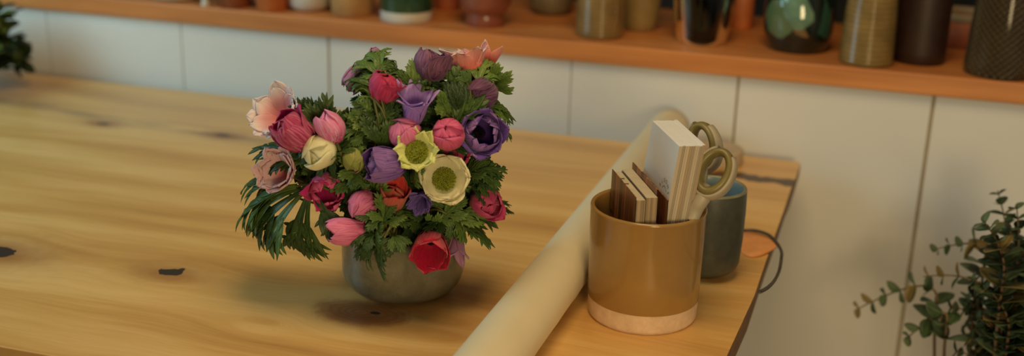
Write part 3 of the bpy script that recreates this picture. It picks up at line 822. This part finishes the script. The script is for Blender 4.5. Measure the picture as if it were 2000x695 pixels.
# outer / inner petal colours
pm('mauve', col(88, 54, 60), col(114, 74, 84), col(62, 34, 46), veinamt=.8)
pm('mauve_in', col(80, 44, 62), col(100, 60, 80), col(70, 40, 58))
pm('coral', col(194, 60, 46), col(204, 140, 110), col(198, 86, 66), basefrac=.74, veinamt=.45)
pm('coral_in', col(184, 70, 56), col(208, 172, 146), col(200, 120, 98), basefrac=.6, veinamt=.3)
pm('raspberry', col(150, 44, 66), col(152, 36, 62), col(176, 76, 96), veinamt=.35)
pm('raspberry_in', col(116, 14, 34), col(136, 22, 46), col(100, 12, 30))
pm('violet', col(112, 80, 124), col(124, 92, 122), col(80, 54, 104), veinamt=.75)
pm('violet_in', col(44, 28, 60), col(88, 60, 112), col(58, 38, 84))
pm('lavender', col(140, 104, 144), col(142, 112, 156), col(104, 74, 126), veinamt=.65)
pm('lavender_in', col(120, 84, 120), col(150, 122, 152), col(110, 80, 120))
pm('blush', col(184, 100, 84), col(202, 150, 126), col(172, 96, 84), basefrac=.3, veinamt=.4)
pm('blush_in', col(186, 88, 70), col(206, 158, 132), col(186, 110, 92), basefrac=.4, veinamt=.3)
pm('palepink', col(204, 96, 84), col(206, 172, 146), col(206, 146, 124), basefrac=.5, veinamt=.25)
pm('palepink_in', col(200, 72, 60), col(208, 178, 150), col(204, 130, 108), basefrac=.62, veinamt=.3)
pm('magenta', col(138, 44, 66), col(134, 38, 62), col(184, 108, 118), veinamt=.6)
pm('magenta_in', col(124, 16, 54), col(148, 28, 70), col(110, 14, 48))
pm('pink', col(160, 44, 82), col(188, 98, 116), col(214, 152, 150), veinamt=.75, basefrac=.45)
pm('pink_in', col(168, 60, 92), col(190, 110, 120), col(150, 50, 80))
pm('white', col(158, 164, 92), col(184, 180, 122), col(192, 190, 138), veinamt=.25)
pm('white_in', col(156, 160, 92), col(180, 174, 118), col(190, 184, 134), veinamt=.25)
pm('hot', col(156, 28, 72), col(190, 88, 104), col(150, 26, 70), veinamt=.5, basefrac=.65)
pm('hot_in', col(130, 12, 58), col(166, 36, 84), col(120, 12, 50))
pm('salmon', col(168, 80, 92), col(190, 108, 118), col(150, 48, 78), veinamt=.65)
pm('salmon_in', col(170, 76, 92), col(190, 106, 116), col(160, 66, 86))
pm('chart', col(132, 152, 52), col(176, 186, 84), col(192, 196, 110), veinamt=.3)
pm('chart_in', col(140, 156, 56), col(180, 188, 92), col(196, 194, 140), veinamt=.3)
pm('orange', col(150, 92, 58), col(160, 74, 50), col(168, 110, 76), veinamt=.45)
pm('orange_in', col(150, 40, 30), col(176, 58, 42), col(150, 34, 30))
pm('red', col(176, 84, 76), col(168, 52, 58), col(190, 110, 94), veinamt=.4)
pm('red_in', col(120, 8, 28), col(158, 18, 42), col(120, 10, 30))
pm('dusk', col(128, 84, 84), col(144, 102, 112), col(112, 72, 88), veinamt=.4)
pm('dusk_in', col(140, 100, 108), col(150, 112, 120), col(120, 80, 94))
pm('vwhite', col(84, 66, 112), col(92, 72, 118), col(150, 138, 150), veinamt=.35)
pm('vwhite_in', col(50, 34, 78), col(84, 62, 112), col(140, 126, 140), veinamt=.35)
pm('rose', col(140, 40, 66), col(164, 64, 84), col(124, 28, 56), veinamt=.4)
pm('rose_in', col(120, 24, 50), col(150, 50, 74), col(110, 20, 46))
pm('greenbud', col(88, 108, 36), col(112, 126, 46), col(168, 116, 96), veinamt=.28)
pm('greenbud_in', col(96, 108, 48), col(150, 110, 96), col(160, 110, 96))
pm('darkbud', col(112, 100, 70), col(96, 60, 76), col(56, 32, 48), veinamt=.8, basefrac=.35)
pm('darkbud_in', col(80, 50, 60), col(90, 56, 68), col(60, 36, 50))
green_c = simple('green_stamen', col(122, 128, 44), .5, .15, 200)
dark_c = simple('dark_stamen', col(34, 22, 34), .5, .2, 200)

def anemone(px, py, wpx, lpx, ax, kind, colr, label, np_=6, layers=2, off=0.0, center=None, rc=.95, hwk=1.0, ruffle=.05, point=0, curl=0.0, spin=None, bracts=2, jit=.12, thick=.0007, innerprof='bud'):
    dep = dome(px, py, off); ppm = F / dep
    R = wpx / ppm * .5; H = lpx / ppm
    Z = axis_of(ax); base = at_depth(px, py, dep) - Z * H * .5
    a = Vector((0, 0, 1)) if abs(Z.z) < .9 else Vector((1, 0, 0))
    X = a.cross(Z).normalized(); Y = Z.cross(X)
    o = empty('anemone', base, label, 'flower', 'cut anemones in the bouquet')
    sp = spin if spin is not None else random.uniform(0, 6.28)
    prof = PROF[kind]
    Rn = R / max(v for _, v in prof)
    for ly in range(layers):
        k = np_ if ly == 0 else max(3, np_ - 1)
        for i in range(k):
            phi = sp + 2 * PI * (i + (.5 if ly else 0)) / k + random.uniform(-jit, jit)
            pf, hs, cl = prof, random.uniform(.84, 1.05), curl * random.uniform(.3, 1.4)
            if ly and kind in ('bud', 'tulip', 'cup') and (not center or innerprof != 'bud'): pf, hs, cl = PROF[innerprof], random.uniform(.80, .98), 0
            elif ly == 0 and kind in ('tulip', 'bud') and i == 1: pf, cl = PROF['cup' if kind == 'tulip' else 'tulip'], curl + .12
            P, UV = petal(base, X, Y, Z, phi, Rn, H * (1 - .04 * ly) * hs, pf, Rn * hwk * random.uniform(.92, 1.08), rc, random.uniform(0, 9), ruffle, point,
                          cl, (1 - .13 * ly) * (1.0 + .045 * (i % 2)) * random.uniform(.96, 1.05), random.uniform(-.12, .12))
            mb = MB(); mb.grid(P, uv=UV)
            q = mb.build('petal', [CM[colr + '_in'], CM[colr]], o, merge=0); solid(q, thick, inner=True)
    if center:
        cm = green_c if center[0] == 'g' else dark_c
        mb = MB(); cr = Rn * center[1]; cz = H * center[2]
        for i in range(170 if center[0] == 'g' else 90):
            t = (i + .5) / (170 if center[0] == 'g' else 90); rr = cr * math.sqrt(t); aa = i * 2.39996
            root = base + (X * math.cos(aa) + Y * math.sin(aa)) * rr * .75 + Z * (cz * .35)
            tip = base + (X * math.cos(aa) + Y * math.sin(aa)) * rr * 1.05 + Z * (cz * (.75 + .35 * math.sqrt(max(0, 1 - t))) * random.uniform(.93, 1.07))
            s_ = cr * .075
            mb.tube([root, root * .35 + tip * .65, tip, tip + (tip - root).normalized() * s_ * .8], [s_ * .5, s_ * .6, s_ * 1.15, s_ * .4], 6)
        mb.build('stamens', cm, o)
    # stem
    pts = stem_curve(base + Z * .001, Z)
    mb = MB(); mb.tube(pts, .0021, 8); mb.build('stem', stem_m, o)
    if kind == 'open': bracts = 0
    # leaf collar under the bloom
    if bracts:
        cpt = base - Z * random.uniform(.008, .016)
        for i in range(bracts):
            phi = sp + 2 * PI * i / bracts + random.uniform(-.4, .4)
            dd = (X * math.cos(phi) + Y * math.sin(phi)); LL = random.uniform(.026, .038)
            mb = MB(); anemone_leaf_mesh(mb, cpt, cpt + (dd + Z * .15) * LL, Z, 1.1, .7, random, 3, 0, 0)
            q = mb.build('collar_leaf', LEAF[random.choice((0, 0, 1, 2))], o); solid(q, .0004)
    return o

A_ = anemone
A_(843, 127, 68, 62, (.12, .96, .08), 'tulip', 'mauve', 'dusky mauve cup-shaped anemone at the very top of the bouquet', 5, hwk=1.1, curl=.12, ruffle=.05)
A_(908, 122, 80, 62, (-.10, .95, .12), 'cup', 'coral', 'coral and white open anemone at the top right of the bouquet', 7, hwk=.80, curl=.25, ruffle=.08, off=.01)
A_(956, 106, 42, 54, (.35, .90, .1), 'cup', 'coral', 'small coral-white bloom with pointed petals at the far upper right', 4, layers=1, hwk=.8, curl=.2, off=.02, bracts=1, point=.1)
A_(940, 184, 58, 64, (-.42, -.45, .70), 'bud', 'darkbud', 'closed dark plum bud with pale base, below the coral blooms', 6, rc=.98, hwk=1.25, ruffle=.02)
A_(940, 260, 86, 80, (.22, -.05, .95), 'cup', 'violet', 'open violet anemone with dark hollow centre at the right side', 6, center=('d', .30, .35), hwk=.95, ruffle=.10, curl=.12, innerprof='tulip')
A_(810, 206, 78, 78, (.12, .80, .55), 'flare', 'lavender', 'pale lavender anemone with pointed petals, below the mauve cup', 5, hwk=.98, point=.35, curl=.2, ruffle=.05)
A_(752, 168, 66, 58, (.38, .72, .45), 'tulip', 'raspberry', 'raspberry-red anemone tucked under the curled leaves at upper left', 5, hwk=1.25, ruffle=.06, curl=.12)
A_(695, 152, 42, 62, (-.35, -.60, .25), 'tulip', 'dusk', 'faded mauve bloom hanging at the upper left behind curled leaves', 5, layers=1, hwk=1.0, off=.03, bracts=1)
A_(733, 104, 22, 26, (.1, .9, .2), 'bud', 'dusk', 'tiny mauve bud peeping above the topmost curled leaves', 4, layers=1, hwk=1.2, off=.03, bracts=0)
A_(545, 224, 108, 50, (-.42, .35, .80), 'open', 'palepink', 'large pale pink anemone with salmon centre at the far left', 8, rc=1.2, hwk=.56, ruffle=.07, curl=.08, off=-.005)
A_(573, 256, 70, 80, (-.55, .55, .45), 'tulip', 'magenta', 'deep magenta tulip-shaped bud in front of the pale pink bloom', 6, hwk=1.15, ruffle=.06, curl=.05, off=-.025)
A_(645, 247, 54, 66, (-.28, .85, .35), 'bud', 'pink', 'bright pink striped bud standing above the white bud', 7, hwk=1.0, ruffle=.03, off=-.01)
A_(623, 297, 64, 56, (-.45, .05, .85), 'bud', 'white', 'closed round cream-white bud left of the green bud', 6, hwk=1.35, ruffle=.03, off=-.02)
A_(548, 336, 88, 56, (-.38, .18, .85), 'open', 'blush', 'ruffled blush-pink double anemone at the left edge above drooping leaves', 7, layers=3, rc=1.1, hwk=.62, ruffle=.075, curl=.03)
A_(636, 370, 66, 66, (.25, -.42, .80), 'tulip', 'hot', 'hot magenta anemone with twisted pale-edged petals, lower left', 6, hwk=.72, rc=.95, ruffle=.12, curl=.32, innerprof='tulip')
A_(750, 322, 66, 84, (-.80, -.05, .50), 'tulip', 'violet', 'purple-mauve ribbed anemone lying sideways left of the lime bloom', 6, hwk=1.05, ruffle=.04, off=-.015, curl=.1)
A_(790, 257, 62, 58, (-.25, .55, .55), 'bud', 'salmon', 'salmon-pink bud directly behind the lime bloom', 6, hwk=1.2, ruffle=.03)
A_(874, 262, 62, 66, (-.12, .35, .85), 'bud', 'hot', 'closed hot-pink bud with pale petal edge, left of the violet anemone', 6, hwk=1.3, ruffle=.04, off=-.01)
A_(886, 298, 62, 48, (.45, .15, .75), 'tulip', 'raspberry', 'crimson bloom wedged between hot-pink bud and cream anemone', 5, hwk=1.1, ruffle=.05, off=.018)
A_(814, 296, 80, 42, (-.02, .22, .97), 'open', 'chart', 'lime-yellow anemone with pointed petals and green stamen centre', 8, rc=1.5, hwk=.52, point=.3, ruffle=.10, center=('g', .66, .62), off=-.02, curl=.08)
A_(868, 350, 96, 42, (.06, .06, .99), 'open', 'white', 'large cream-white open anemone with green stamen centre', 6, rc=1.1, hwk=.92, ruffle=.09, center=('g', .56, .62), off=-.02, curl=.0)
A_(768, 386, 56, 68, (.20, .62, .62), 'cup', 'orange', 'orange-red half-open anemone with tan petal backs, lower centre', 5, hwk=1.1, ruffle=.06, curl=.05, off=-.005)
A_(822, 390, 48, 52, (-.15, -.35, .85), 'flare', 'vwhite', 'small violet bloom with white-edged petals below the cream anemone', 6, hwk=.65, ruffle=.12, curl=.1, off=-.005)
A_(706, 404, 54, 64, (-.45, -.62, .55), 'bud', 'salmon', 'nodding salmon-pink bud hanging over the veined pink bloom', 5, hwk=1.3, point=.2, ruffle=.03, off=-.012)
A_(678, 452, 50, 84, (-.90, .02, .35), 'tulip', 'salmon', 'pink veined anemone lying sideways at the lower left rim', 6, hwk=1.05, ruffle=.03, off=-.015)
A_(840, 484, 74, 70, (-.02, -.62, .72), 'cup', 'red', 'bright red open anemone hanging over the front of the bowl', 5, hwk=1.02, ruffle=.08, curl=.1, center=('d', .25, .3), off=-.012)
A_(893, 482, 46, 70, (-.05, -.85, .35), 'flare', 'dusk', 'faded mauve anemone drooping right of the bright red bloom', 4, layers=1, hwk=.85, ruffle=.08, curl=.3)
A_(947, 396, 58, 62, (.50, -.10, .75), 'tulip', 'rose', 'rose-red anemone at the lower right edge of the bouquet', 6, hwk=1.15, ruffle=.05, curl=.05)
A_(690, 312, 44, 54, (-.08, -.55, .75), 'bud', 'greenbud', 'unopened green bud with pink streaks right of the white bud', 6, hwk=1.2, ruffle=.03, off=-.005)

# ---- leaves
leaf_groups = {}
def leaf(px0, py0, px1, py1, label, group, mat=0, width=1.0, bend=.7, segs=3, off0=.012, off1=0.0, fine=1.0, stem=True, spread=1.0, late=0):
    p0, p1 = bq(px0, py0, off0), bq(px1, py1, off1)
    if fine and not late: p1 = p0 + (p1 - p0) * 1.16
    nrm = (-FWD * .7 - DOWN * .5 + RIGHT * random.uniform(-.4, .4)).normalized()
    o = empty('anemone_leaf', p0, label, 'leaf', group)
    mb = MB(); anemone_leaf_mesh(mb, p0, p1, nrm, width, bend, random, segs, 0, fine, spread, late)
    q = mb.build('blade', LEAF[mat], o); solid(q, .0004)
    if stem:
        mb = MB(); mb.tube(stem_curve(p0, (p1 - p0).normalized()), .0014, 6); mb.build('stalk', stem_m, o)
    return o
def L(lst, label, group, **k):
    for t in lst: leaf(t[0], t[1], t[2], t[3], label, group, mat=t[4] if len(t) > 4 else 0, **k)
L([(742, 150, 700, 118, 2), (735, 140, 738, 98, 2), (745, 140, 770, 118, 0), (730, 150, 705, 150, 0), (748, 150, 762, 130, 2), (738, 175, 712, 112, 0), (725, 190, 700, 175, 2), (735, 160, 750, 105, 0), (728, 185, 716, 135, 2), (745, 130, 715, 100, 2)], 'arching green leaf at the top left of the bouquet above the raspberry bloom', 'curled leaves at the upper left top', bend=1.6, width=.85, off0=0, off1=.01)
L([(812, 178, 800, 122, 2), (806, 172, 778, 150, 0), (815, 175, 830, 160, 2)], 'feathery green leaf between the raspberry and mauve blooms', 'feathery leaves below the mauve cup', bend=.5)
L([(895, 235, 890, 142, 0), (900, 220, 870, 165, 1), (892, 240, 915, 160, 0), (880, 225, 860, 180, 2)], 'large upright green leaf below the coral bloom', 'upright leaves in the upper right', bend=.4, width=1.5)
L([(935, 158, 952, 122, 2), (945, 150, 968, 130, 2), (912, 160, 900, 138, 0)], 'bright small leaf in front of the coral-white blooms', 'leaves against the coral blooms', bend=.5, off0=-.01, off1=-.015)
L([(950, 215, 1003, 238, 0), (955, 210, 990, 215, 2), (955, 225, 985, 245, 1)], 'toothed leaf sticking out right above the violet anemone', 'leaves at the right tip', bend=.6, off0=.01)
L([(632, 262, 615, 195, 1), (630, 260, 645, 195, 0), (640, 250, 600, 215, 0), (640, 262, 650, 205, 1), (590, 225, 578, 190, 1)], 'upright feathery leaf between the pale pink bloom and pink bud', 'leaves in the upper left notch', bend=.35)
L([(590, 305, 512, 288, 1), (600, 315, 545, 300, 0), (612, 335, 585, 322, 0)], 'long leaf reaching left below the magenta bud', 'leaves between the two pink blooms on the left', bend=.6, off0=.03, off1=.022)
L([(560, 365, 490, 356, 0), (555, 368, 505, 385, 0), (550, 370, 520, 350, 2)], 'pale green leaf at the left edge under the blush bloom', 'leaves left of the blush bloom', bend=.8, off0=0)
# big drooping leaves, lower left
for (a, b, c, dd, mt, sg, sp, wd) in ((596, 374, 512, 510, 0, 1, .30, .80), (603, 376, 574, 504, 1, 1, .3, .85), (608, 376, 614, 504, 0, 1, .3, .85), (610, 372, 648, 470, 1, 1, .3, .95), (588, 368, 474, 436, 0, 1, .3, .85), (592, 372, 488, 476, 1, 1, .3, .8), (580, 364, 486, 404, 2, 1, .3, 1.1)):
    leaf(a, b, c, dd, 'broad dark green leaf drooping over the table at lower left', 'drooping leaves at the lower left', mat=mt, width=wd * 1.05, bend=.75, segs=sg, off0=-.005, off1=-.02, spread=sp, late=1, fine=1)
L([(700, 340, 660, 300, 2), (690, 300, 700, 260, 2), (705, 330, 655, 345, 0), (700, 345, 690, 390, 0), (690, 350, 640, 340, 0), (710, 350, 670, 395, 1)], 'yellow-green leaf around the green bud', 'leaves around the green bud', bend=.8)
L([(715, 240, 680, 225, 2), (720, 250, 700, 200, 2), (740, 255, 715, 220, 0), (715, 255, 665, 262, 0), (735, 270, 745, 215, 0), (745, 285, 760, 240, 0), (720, 280, 690, 275, 0), (742, 238, 738, 180, 1), (730, 242, 765, 200, 0), (725, 235, 712, 190, 2), (755, 240, 775, 205, 1)], 'green leaf in the hollow left of the salmon bud', 'leaves in the upper middle of the bouquet', bend=.8)
L([(745, 425, 700, 420, 0), (750, 430, 735, 385, 2), (760, 430, 790, 425, 2), (750, 435, 770, 400, 0), (745, 440, 715, 450, 1)], 'fresh green leaf between the two salmon blooms and orange bloom', 'leaves in the lower middle', bend=.5, off0=-.01, off1=-.02)
L([(745, 462, 700, 505, 1), (750, 465, 722, 520, 0), (765, 465, 755, 500, 1), (770, 460, 790, 490, 0), (730, 455, 690, 480, 1)], 'dark leaf hanging over the front rim of the bowl', 'leaves hanging over the bowl rim', bend=.9, off0=-.012, off1=-.03)
L([(880, 420, 945, 410, 2), (890, 430, 965, 440, 0), (885, 425, 930, 455, 2), (880, 430, 905, 465, 0), (870, 420, 910, 395, 2), (860, 430, 830, 450, 1), (850, 425, 880, 440, 2)], 'feathery bright leaf below the cream anemone', 'feathery leaves at the lower right', bend=.5)
L([(920, 345, 978, 345, 1), (925, 350, 968, 368, 0), (915, 340, 945, 310, 0), (915, 350, 935, 330, 1), (920, 365, 960, 380, 1), (930, 335, 985, 338, 0)], 'green leaf reaching right between the violet and rose-red blooms', 'leaves on the right flank', bend=.6)
L([(960, 410, 985, 395, 1), (950, 425, 960, 420, 1)], 'small dark leaf behind the rose-red bloom', 'leaves behind the rose-red bloom', bend=.6, off0=.02, off1=.02)
L([(800, 360, 790, 330, 1), (800, 370, 815, 355, 1), (790, 440, 830, 470, 1), (800, 430, 845, 445, 0), (840, 440, 880, 455, 1)], 'dark leaf in the gaps around the orange bloom', 'leaves around the orange bloom', bend=.6, off0=.03, off1=.025)
# random filling deeper inside
outline_px = [(520, 225), (600, 205), (655, 225), (672, 265), (692, 235), (697, 150), (715, 115), (765, 135), (830, 120), (900, 120), (950, 120), (955, 200), (975, 240), (965, 290), (930, 310), (955, 350), (950, 410), (925, 445), (880, 462), (800, 475), (720, 470), (665, 450), (630, 400), (590, 375), (540, 350), (525, 300)]
def inside(x, y):
    c = False; n_ = len(outline_px)
    for i in range(n_):
        (x1, y1), (x2, y2) = outline_px[i], outline_px[i - 1]
        if (y1 > y) != (y2 > y) and x < (x2 - x1) * (y - y1) / (y2 - y1) + x1: c = not c
    return c
cnt = 0
while cnt < 70:
    x, y = random.uniform(510, 985), random.uniform(110, 480)
    if not inside(x, y): continue
    ang = math.atan2(y - 320, x - 755) + random.uniform(-.9, .9); ln = random.uniform(40, 66)
    x1, y1 = x + math.cos(ang) * ln * .6, y + math.sin(ang) * ln * .6; x0, y0 = x - math.cos(ang) * ln * .5, y - math.sin(ang) * ln * .5
    if not inside(x1, y1) or not inside(x0, y0): continue
    leaf(x0, y0, x1, y1, 'green leaf filling the inside of the bouquet between the blooms', 'leaves filling the inside of the bouquet', mat=random.choice((0, 0, 1, 1, 2)), width=1.4, bend=random.uniform(.5, 1.0), off0=.040, off1=.022, fine=0, stem=cnt % 3 == 0)
    cnt += 1
cnt = 0
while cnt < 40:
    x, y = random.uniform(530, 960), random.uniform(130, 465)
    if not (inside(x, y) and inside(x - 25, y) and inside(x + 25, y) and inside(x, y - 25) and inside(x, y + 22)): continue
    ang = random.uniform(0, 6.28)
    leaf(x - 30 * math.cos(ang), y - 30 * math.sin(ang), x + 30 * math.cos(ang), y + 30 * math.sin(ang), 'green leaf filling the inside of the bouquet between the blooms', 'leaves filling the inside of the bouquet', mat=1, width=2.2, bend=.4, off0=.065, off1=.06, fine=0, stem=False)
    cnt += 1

# ------------------------------------------------------------------ eucalyptus at the right
EU = [leaf_mat('eucalyptus_green', col(46, 62, 42), col(76, 90, 64), .5), leaf_mat('eucalyptus_dark', col(30, 44, 26), col(50, 66, 38), .5), leaf_mat('eucalyptus_brown', col(82, 70, 40), col(104, 92, 52), .5)]
tw = simple('eucalyptus_twig', col(84, 66, 48), .6)
bucketc = Vector((.30, 1.64, 0))
bk = MB(); bk.lathe(bucketc, [(0, 0), (.10, 0), (.103, .004), (.125, .36)] + arc(.1235, .36, .003, 0, 180, 4) + [(.119, .34), (.098, .01), (0, .009)], 48)
o = bk.build('flower_bucket', simple('zinc', (.35, .35, .34, 1), .4, .1, 20, metallic=.8), loc=bucketc); tag(o, 'zinc bucket on the floor holding the eucalyptus branches', 'bucket')
def round_leaf(mb, p, dr, nrm, L_, mi):
    nrm = (nrm - dr * nrm.dot(dr)).normalized(); sd = dr.cross(nrm)
    P = []; UV = []
    for i in range(8):
        t = i / 7; w = L_ * .42 * (math.sin(PI * (.05 + .93 * t)) ** .75)
        P.append([p + dr * (L_ * t) + sd * (w * v) + nrm * (w * .25 * v * v - L_ * .15 * t * t) for v in (-1, -.5, 0, .5, 1)]); UV.append([(t, (v + 1) / 2) for v in (-1, -.5, 0, .5, 1)])
    mb.grid(P, mi=mi, uv=UV)
def branch(p_tip, p_mid, label, lsz=.022, npairs=9, dense=1.0, cover=.75):
    root = Vector((bucketc.x + random.uniform(-.06, .06), bucketc.y + random.uniform(-.06, .06), .05))
    pts = bez(root, Vector((p_mid.x, p_mid.y, max(.3, p_mid.z - .2))), p_mid, 10) 
    pts += bez(p_mid, p_mid + (p_mid - pts[-2]).normalized() * (p_tip - p_mid).length * .45, p_tip, 12)[1:]
    b = empty('eucalyptus_branch', root, label, 'branch', 'eucalyptus branches in the bucket')
    mb = MB(); nP = len(pts); mb.tube(pts, [.0032 - .0024 * i / (nP - 1) for i in range(nP)], 7); mb.build('twig', tw, b)
    mb = MB(); top_ = pts[9:]
    Ls = [0]
    for a, c in zip(top_[:-1], top_[1:]): Ls.append(Ls[-1] + (c - a).length)
    for k in range(npairs):
        s = Ls[-1] * (k + .6) / npairs
        i = max(j for j in range(len(Ls)) if Ls[j] <= s); i = min(i, len(top_) - 2)
        f = (s - Ls[i]) / max(1e-6, Ls[i + 1] - Ls[i]); p = top_[i].lerp(top_[i + 1], f); t = (top_[i + 1] - top_[i]).normalized()
        a = t.cross(Vector((.3, .5, .8))).normalized(); c = t.cross(a); th = k * 1.6 + random.uniform(-.4, .4)
        sz = lsz * (1.15 - .75 * k / npairs) * random.uniform(.8, 1.15)
        for s_ in (0, PI):
            o_ = a * math.cos(th + s_) + c * math.sin(th + s_)
            round_leaf(mb, p, (o_ * .85 + t * .45).normalized(), (t + o_ * random.uniform(-.5, .5)).normalized(), sz, random.choice((0, 0, 1, 1, 2)))
    q = mb.build('foliage', EU, b); solid(q, .0004)
    return b
def ey(px, py, y): return at_y(px, py, y)
branch(ey(1668, 607, 1.74), ey(1830, 590, 1.70), 'eucalyptus branch reaching furthest left in front of the white panels', .032, 8)
branch(ey(1822, 488, 1.72), ey(1925, 500, 1.70), 'thin horizontal eucalyptus branch level with the leather tag', .032, 7)
branch(ey(1803, 540, 1.68), ey(1905, 570, 1.66), 'short eucalyptus twig just below the thin horizontal branch', .032, 6)
branch(ey(1768, 664, 1.66), ey(1850, 625, 1.64), 'low eucalyptus twig turning down at the bottom of the picture', .032, 6)
branch(ey(1948, 372, 1.74), ey(1965, 520, 1.70), 'tallest eucalyptus branch pointing up in front of the white panels', .032, 10)
branch(ey(1985, 400, 1.66), ey(1985, 540, 1.66), 'second tallest eucalyptus branch beside the picture edge', .032, 10)
rest = [(1920, 430, 1960, 540), (1855, 600, 1930, 640), (1900, 545, 1960, 620), (1985, 470, 1990, 600), (1940, 600, 1975, 690), (1880, 650, 1940, 700), (2010, 520, 2000, 660), (1960, 560, 1990, 700), (1915, 690, 1960, 760), (2000, 620, 2010, 720), (1930, 640, 1980, 730), (2030, 450, 2030, 600), (1975, 640, 1990, 760), (1865, 685, 1930, 730), (1950, 500, 1990, 620), (2000, 560, 2020, 700), (1935, 470, 1975, 580), (1890, 590, 1950, 650), (1925, 560, 1970, 650), (1965, 430, 1985, 560), (1910, 620, 1965, 700), (1960, 600, 1995, 680), (1895, 660, 1950, 730), (1990, 520, 2005, 640), (1945, 540, 1985, 620), (2010, 600, 2020, 720)]
for i, (a, b_, c_, d_) in enumerate(rest):
    yy = 1.58 + .16 * ((i * 5) % 9) / 9
    branch(ey(a, b_, yy), ey(c_, d_, yy), 'leafy eucalyptus branch in the dense mass at lower right', .036, 12)

# ------------------------------------------------------------------ leafy pot plant at the left
PL = Vector((-1.625, 1.79, ZT))
pp = empty('pot_plant', PL, 'dark green bushy pot plant at the left end of the table', 'plant')
mb = MB(); mb.lathe(PL, hollow([(.04, 0), (.045, .004), (.052, .06)], .004, .008), 36); mb.build('pot', terr, pp)
mb = MB(); mb.lathe(PL, [(0, .045), (.044, .045), (.042, .052), (0, .054)], 24); mb.build('soil', simple('potting_soil', (.03, .022, .015, 1), .9), pp)
mbl = MB(); mbs = MB()
for k in range(150):
    th = random.uniform(0, 2 * PI); el = random.uniform(-.35, 1.35); rad = random.uniform(.075, .125)
    tip = PL + Vector((math.cos(th) * math.cos(el) * rad * .95, math.sin(th) * math.cos(el) * rad * .95, .068 + math.sin(el) * .085))
    if tip.z < ZT + .012: tip.z = ZT + .012
    st = PL + Vector((math.cos(th) * .02, math.sin(th) * .02, .05))
    mbs.tube(bez(st, st.lerp(tip, .4) + Vector((0, 0, .03)), tip, 5), .0015, 5)
    for j in range(5):
        dr = Vector((random.gauss(math.cos(th), .7), random.gauss(math.sin(th), .7), random.gauss(.2, .6))).normalized()
        pb_ = tip + Vector((random.gauss(0, .01), random.gauss(0, .01), random.gauss(0, .01)))
        pb_.z = max(pb_.z, ZT + .012); 
        if dr.z < 0 and pb_.z < ZT + .04: dr.z = abs(dr.z)
        round_leaf(mbl, pb_, dr, Vector((random.gauss(0, .4), random.gauss(-.3, .4), 1)).normalized(), random.uniform(.020, .032), random.choice((0, 1, 1)))
q = mbl.build('foliage', [leaf_mat('bush_green', col(40, 56, 26), col(70, 84, 34)), leaf_mat('bush_dark', col(18, 30, 18), col(36, 50, 26))], pp); solid(q, .0005)
mbs.build('stems', stem_m, pp)

# ------------------------------------------------------------------ light
def area(name, loc, target, size, power, color, sy=None, spread=None):
    ld = bpy.data.lights.new(name, 'AREA'); ld.energy = power; ld.color = color; ld.size = size
    if sy: ld.shape = 'RECTANGLE'; ld.size_y = sy
    o = bpy.data.objects.new(name, ld); COL.objects.link(o); o.location = loc
    o.rotation_euler = (Vector(target) - Vector(loc)).to_track_quat('-Z', 'Y').to_euler()
    return o
area('window_daylight', (-1.98, .95, 1.62), (-1.35, 1.98, .85), .8, 12, (.46, .86, 1.0), .9)
area('ceiling_lamp', (-.22, .95, 2.45), (-.3, 1.5, .78), .7, 13.5, (1.0, .73, .38))
area('added_warm_fill', (.50, -.30, 1.10), (.0, 1.98, .40), .45, 12.5, (1.0, .74, .38))  # added warm fill from front right to brighten the lower wall
wd = bpy.data.worlds.new('room_ambience'); SC.world = wd; wd.use_nodes = True
bg = wd.node_tree.nodes['Background']; bg.inputs[0].default_value = (1.0, .82, .60, 1); bg.inputs[1].default_value = .13

SC.view_settings.view_transform = 'Standard'; SC.view_settings.look = 'None'
SC.view_settings.exposure = 0.0; SC.view_settings.gamma = 1.0; SC.view_settings.use_curve_mapping = False
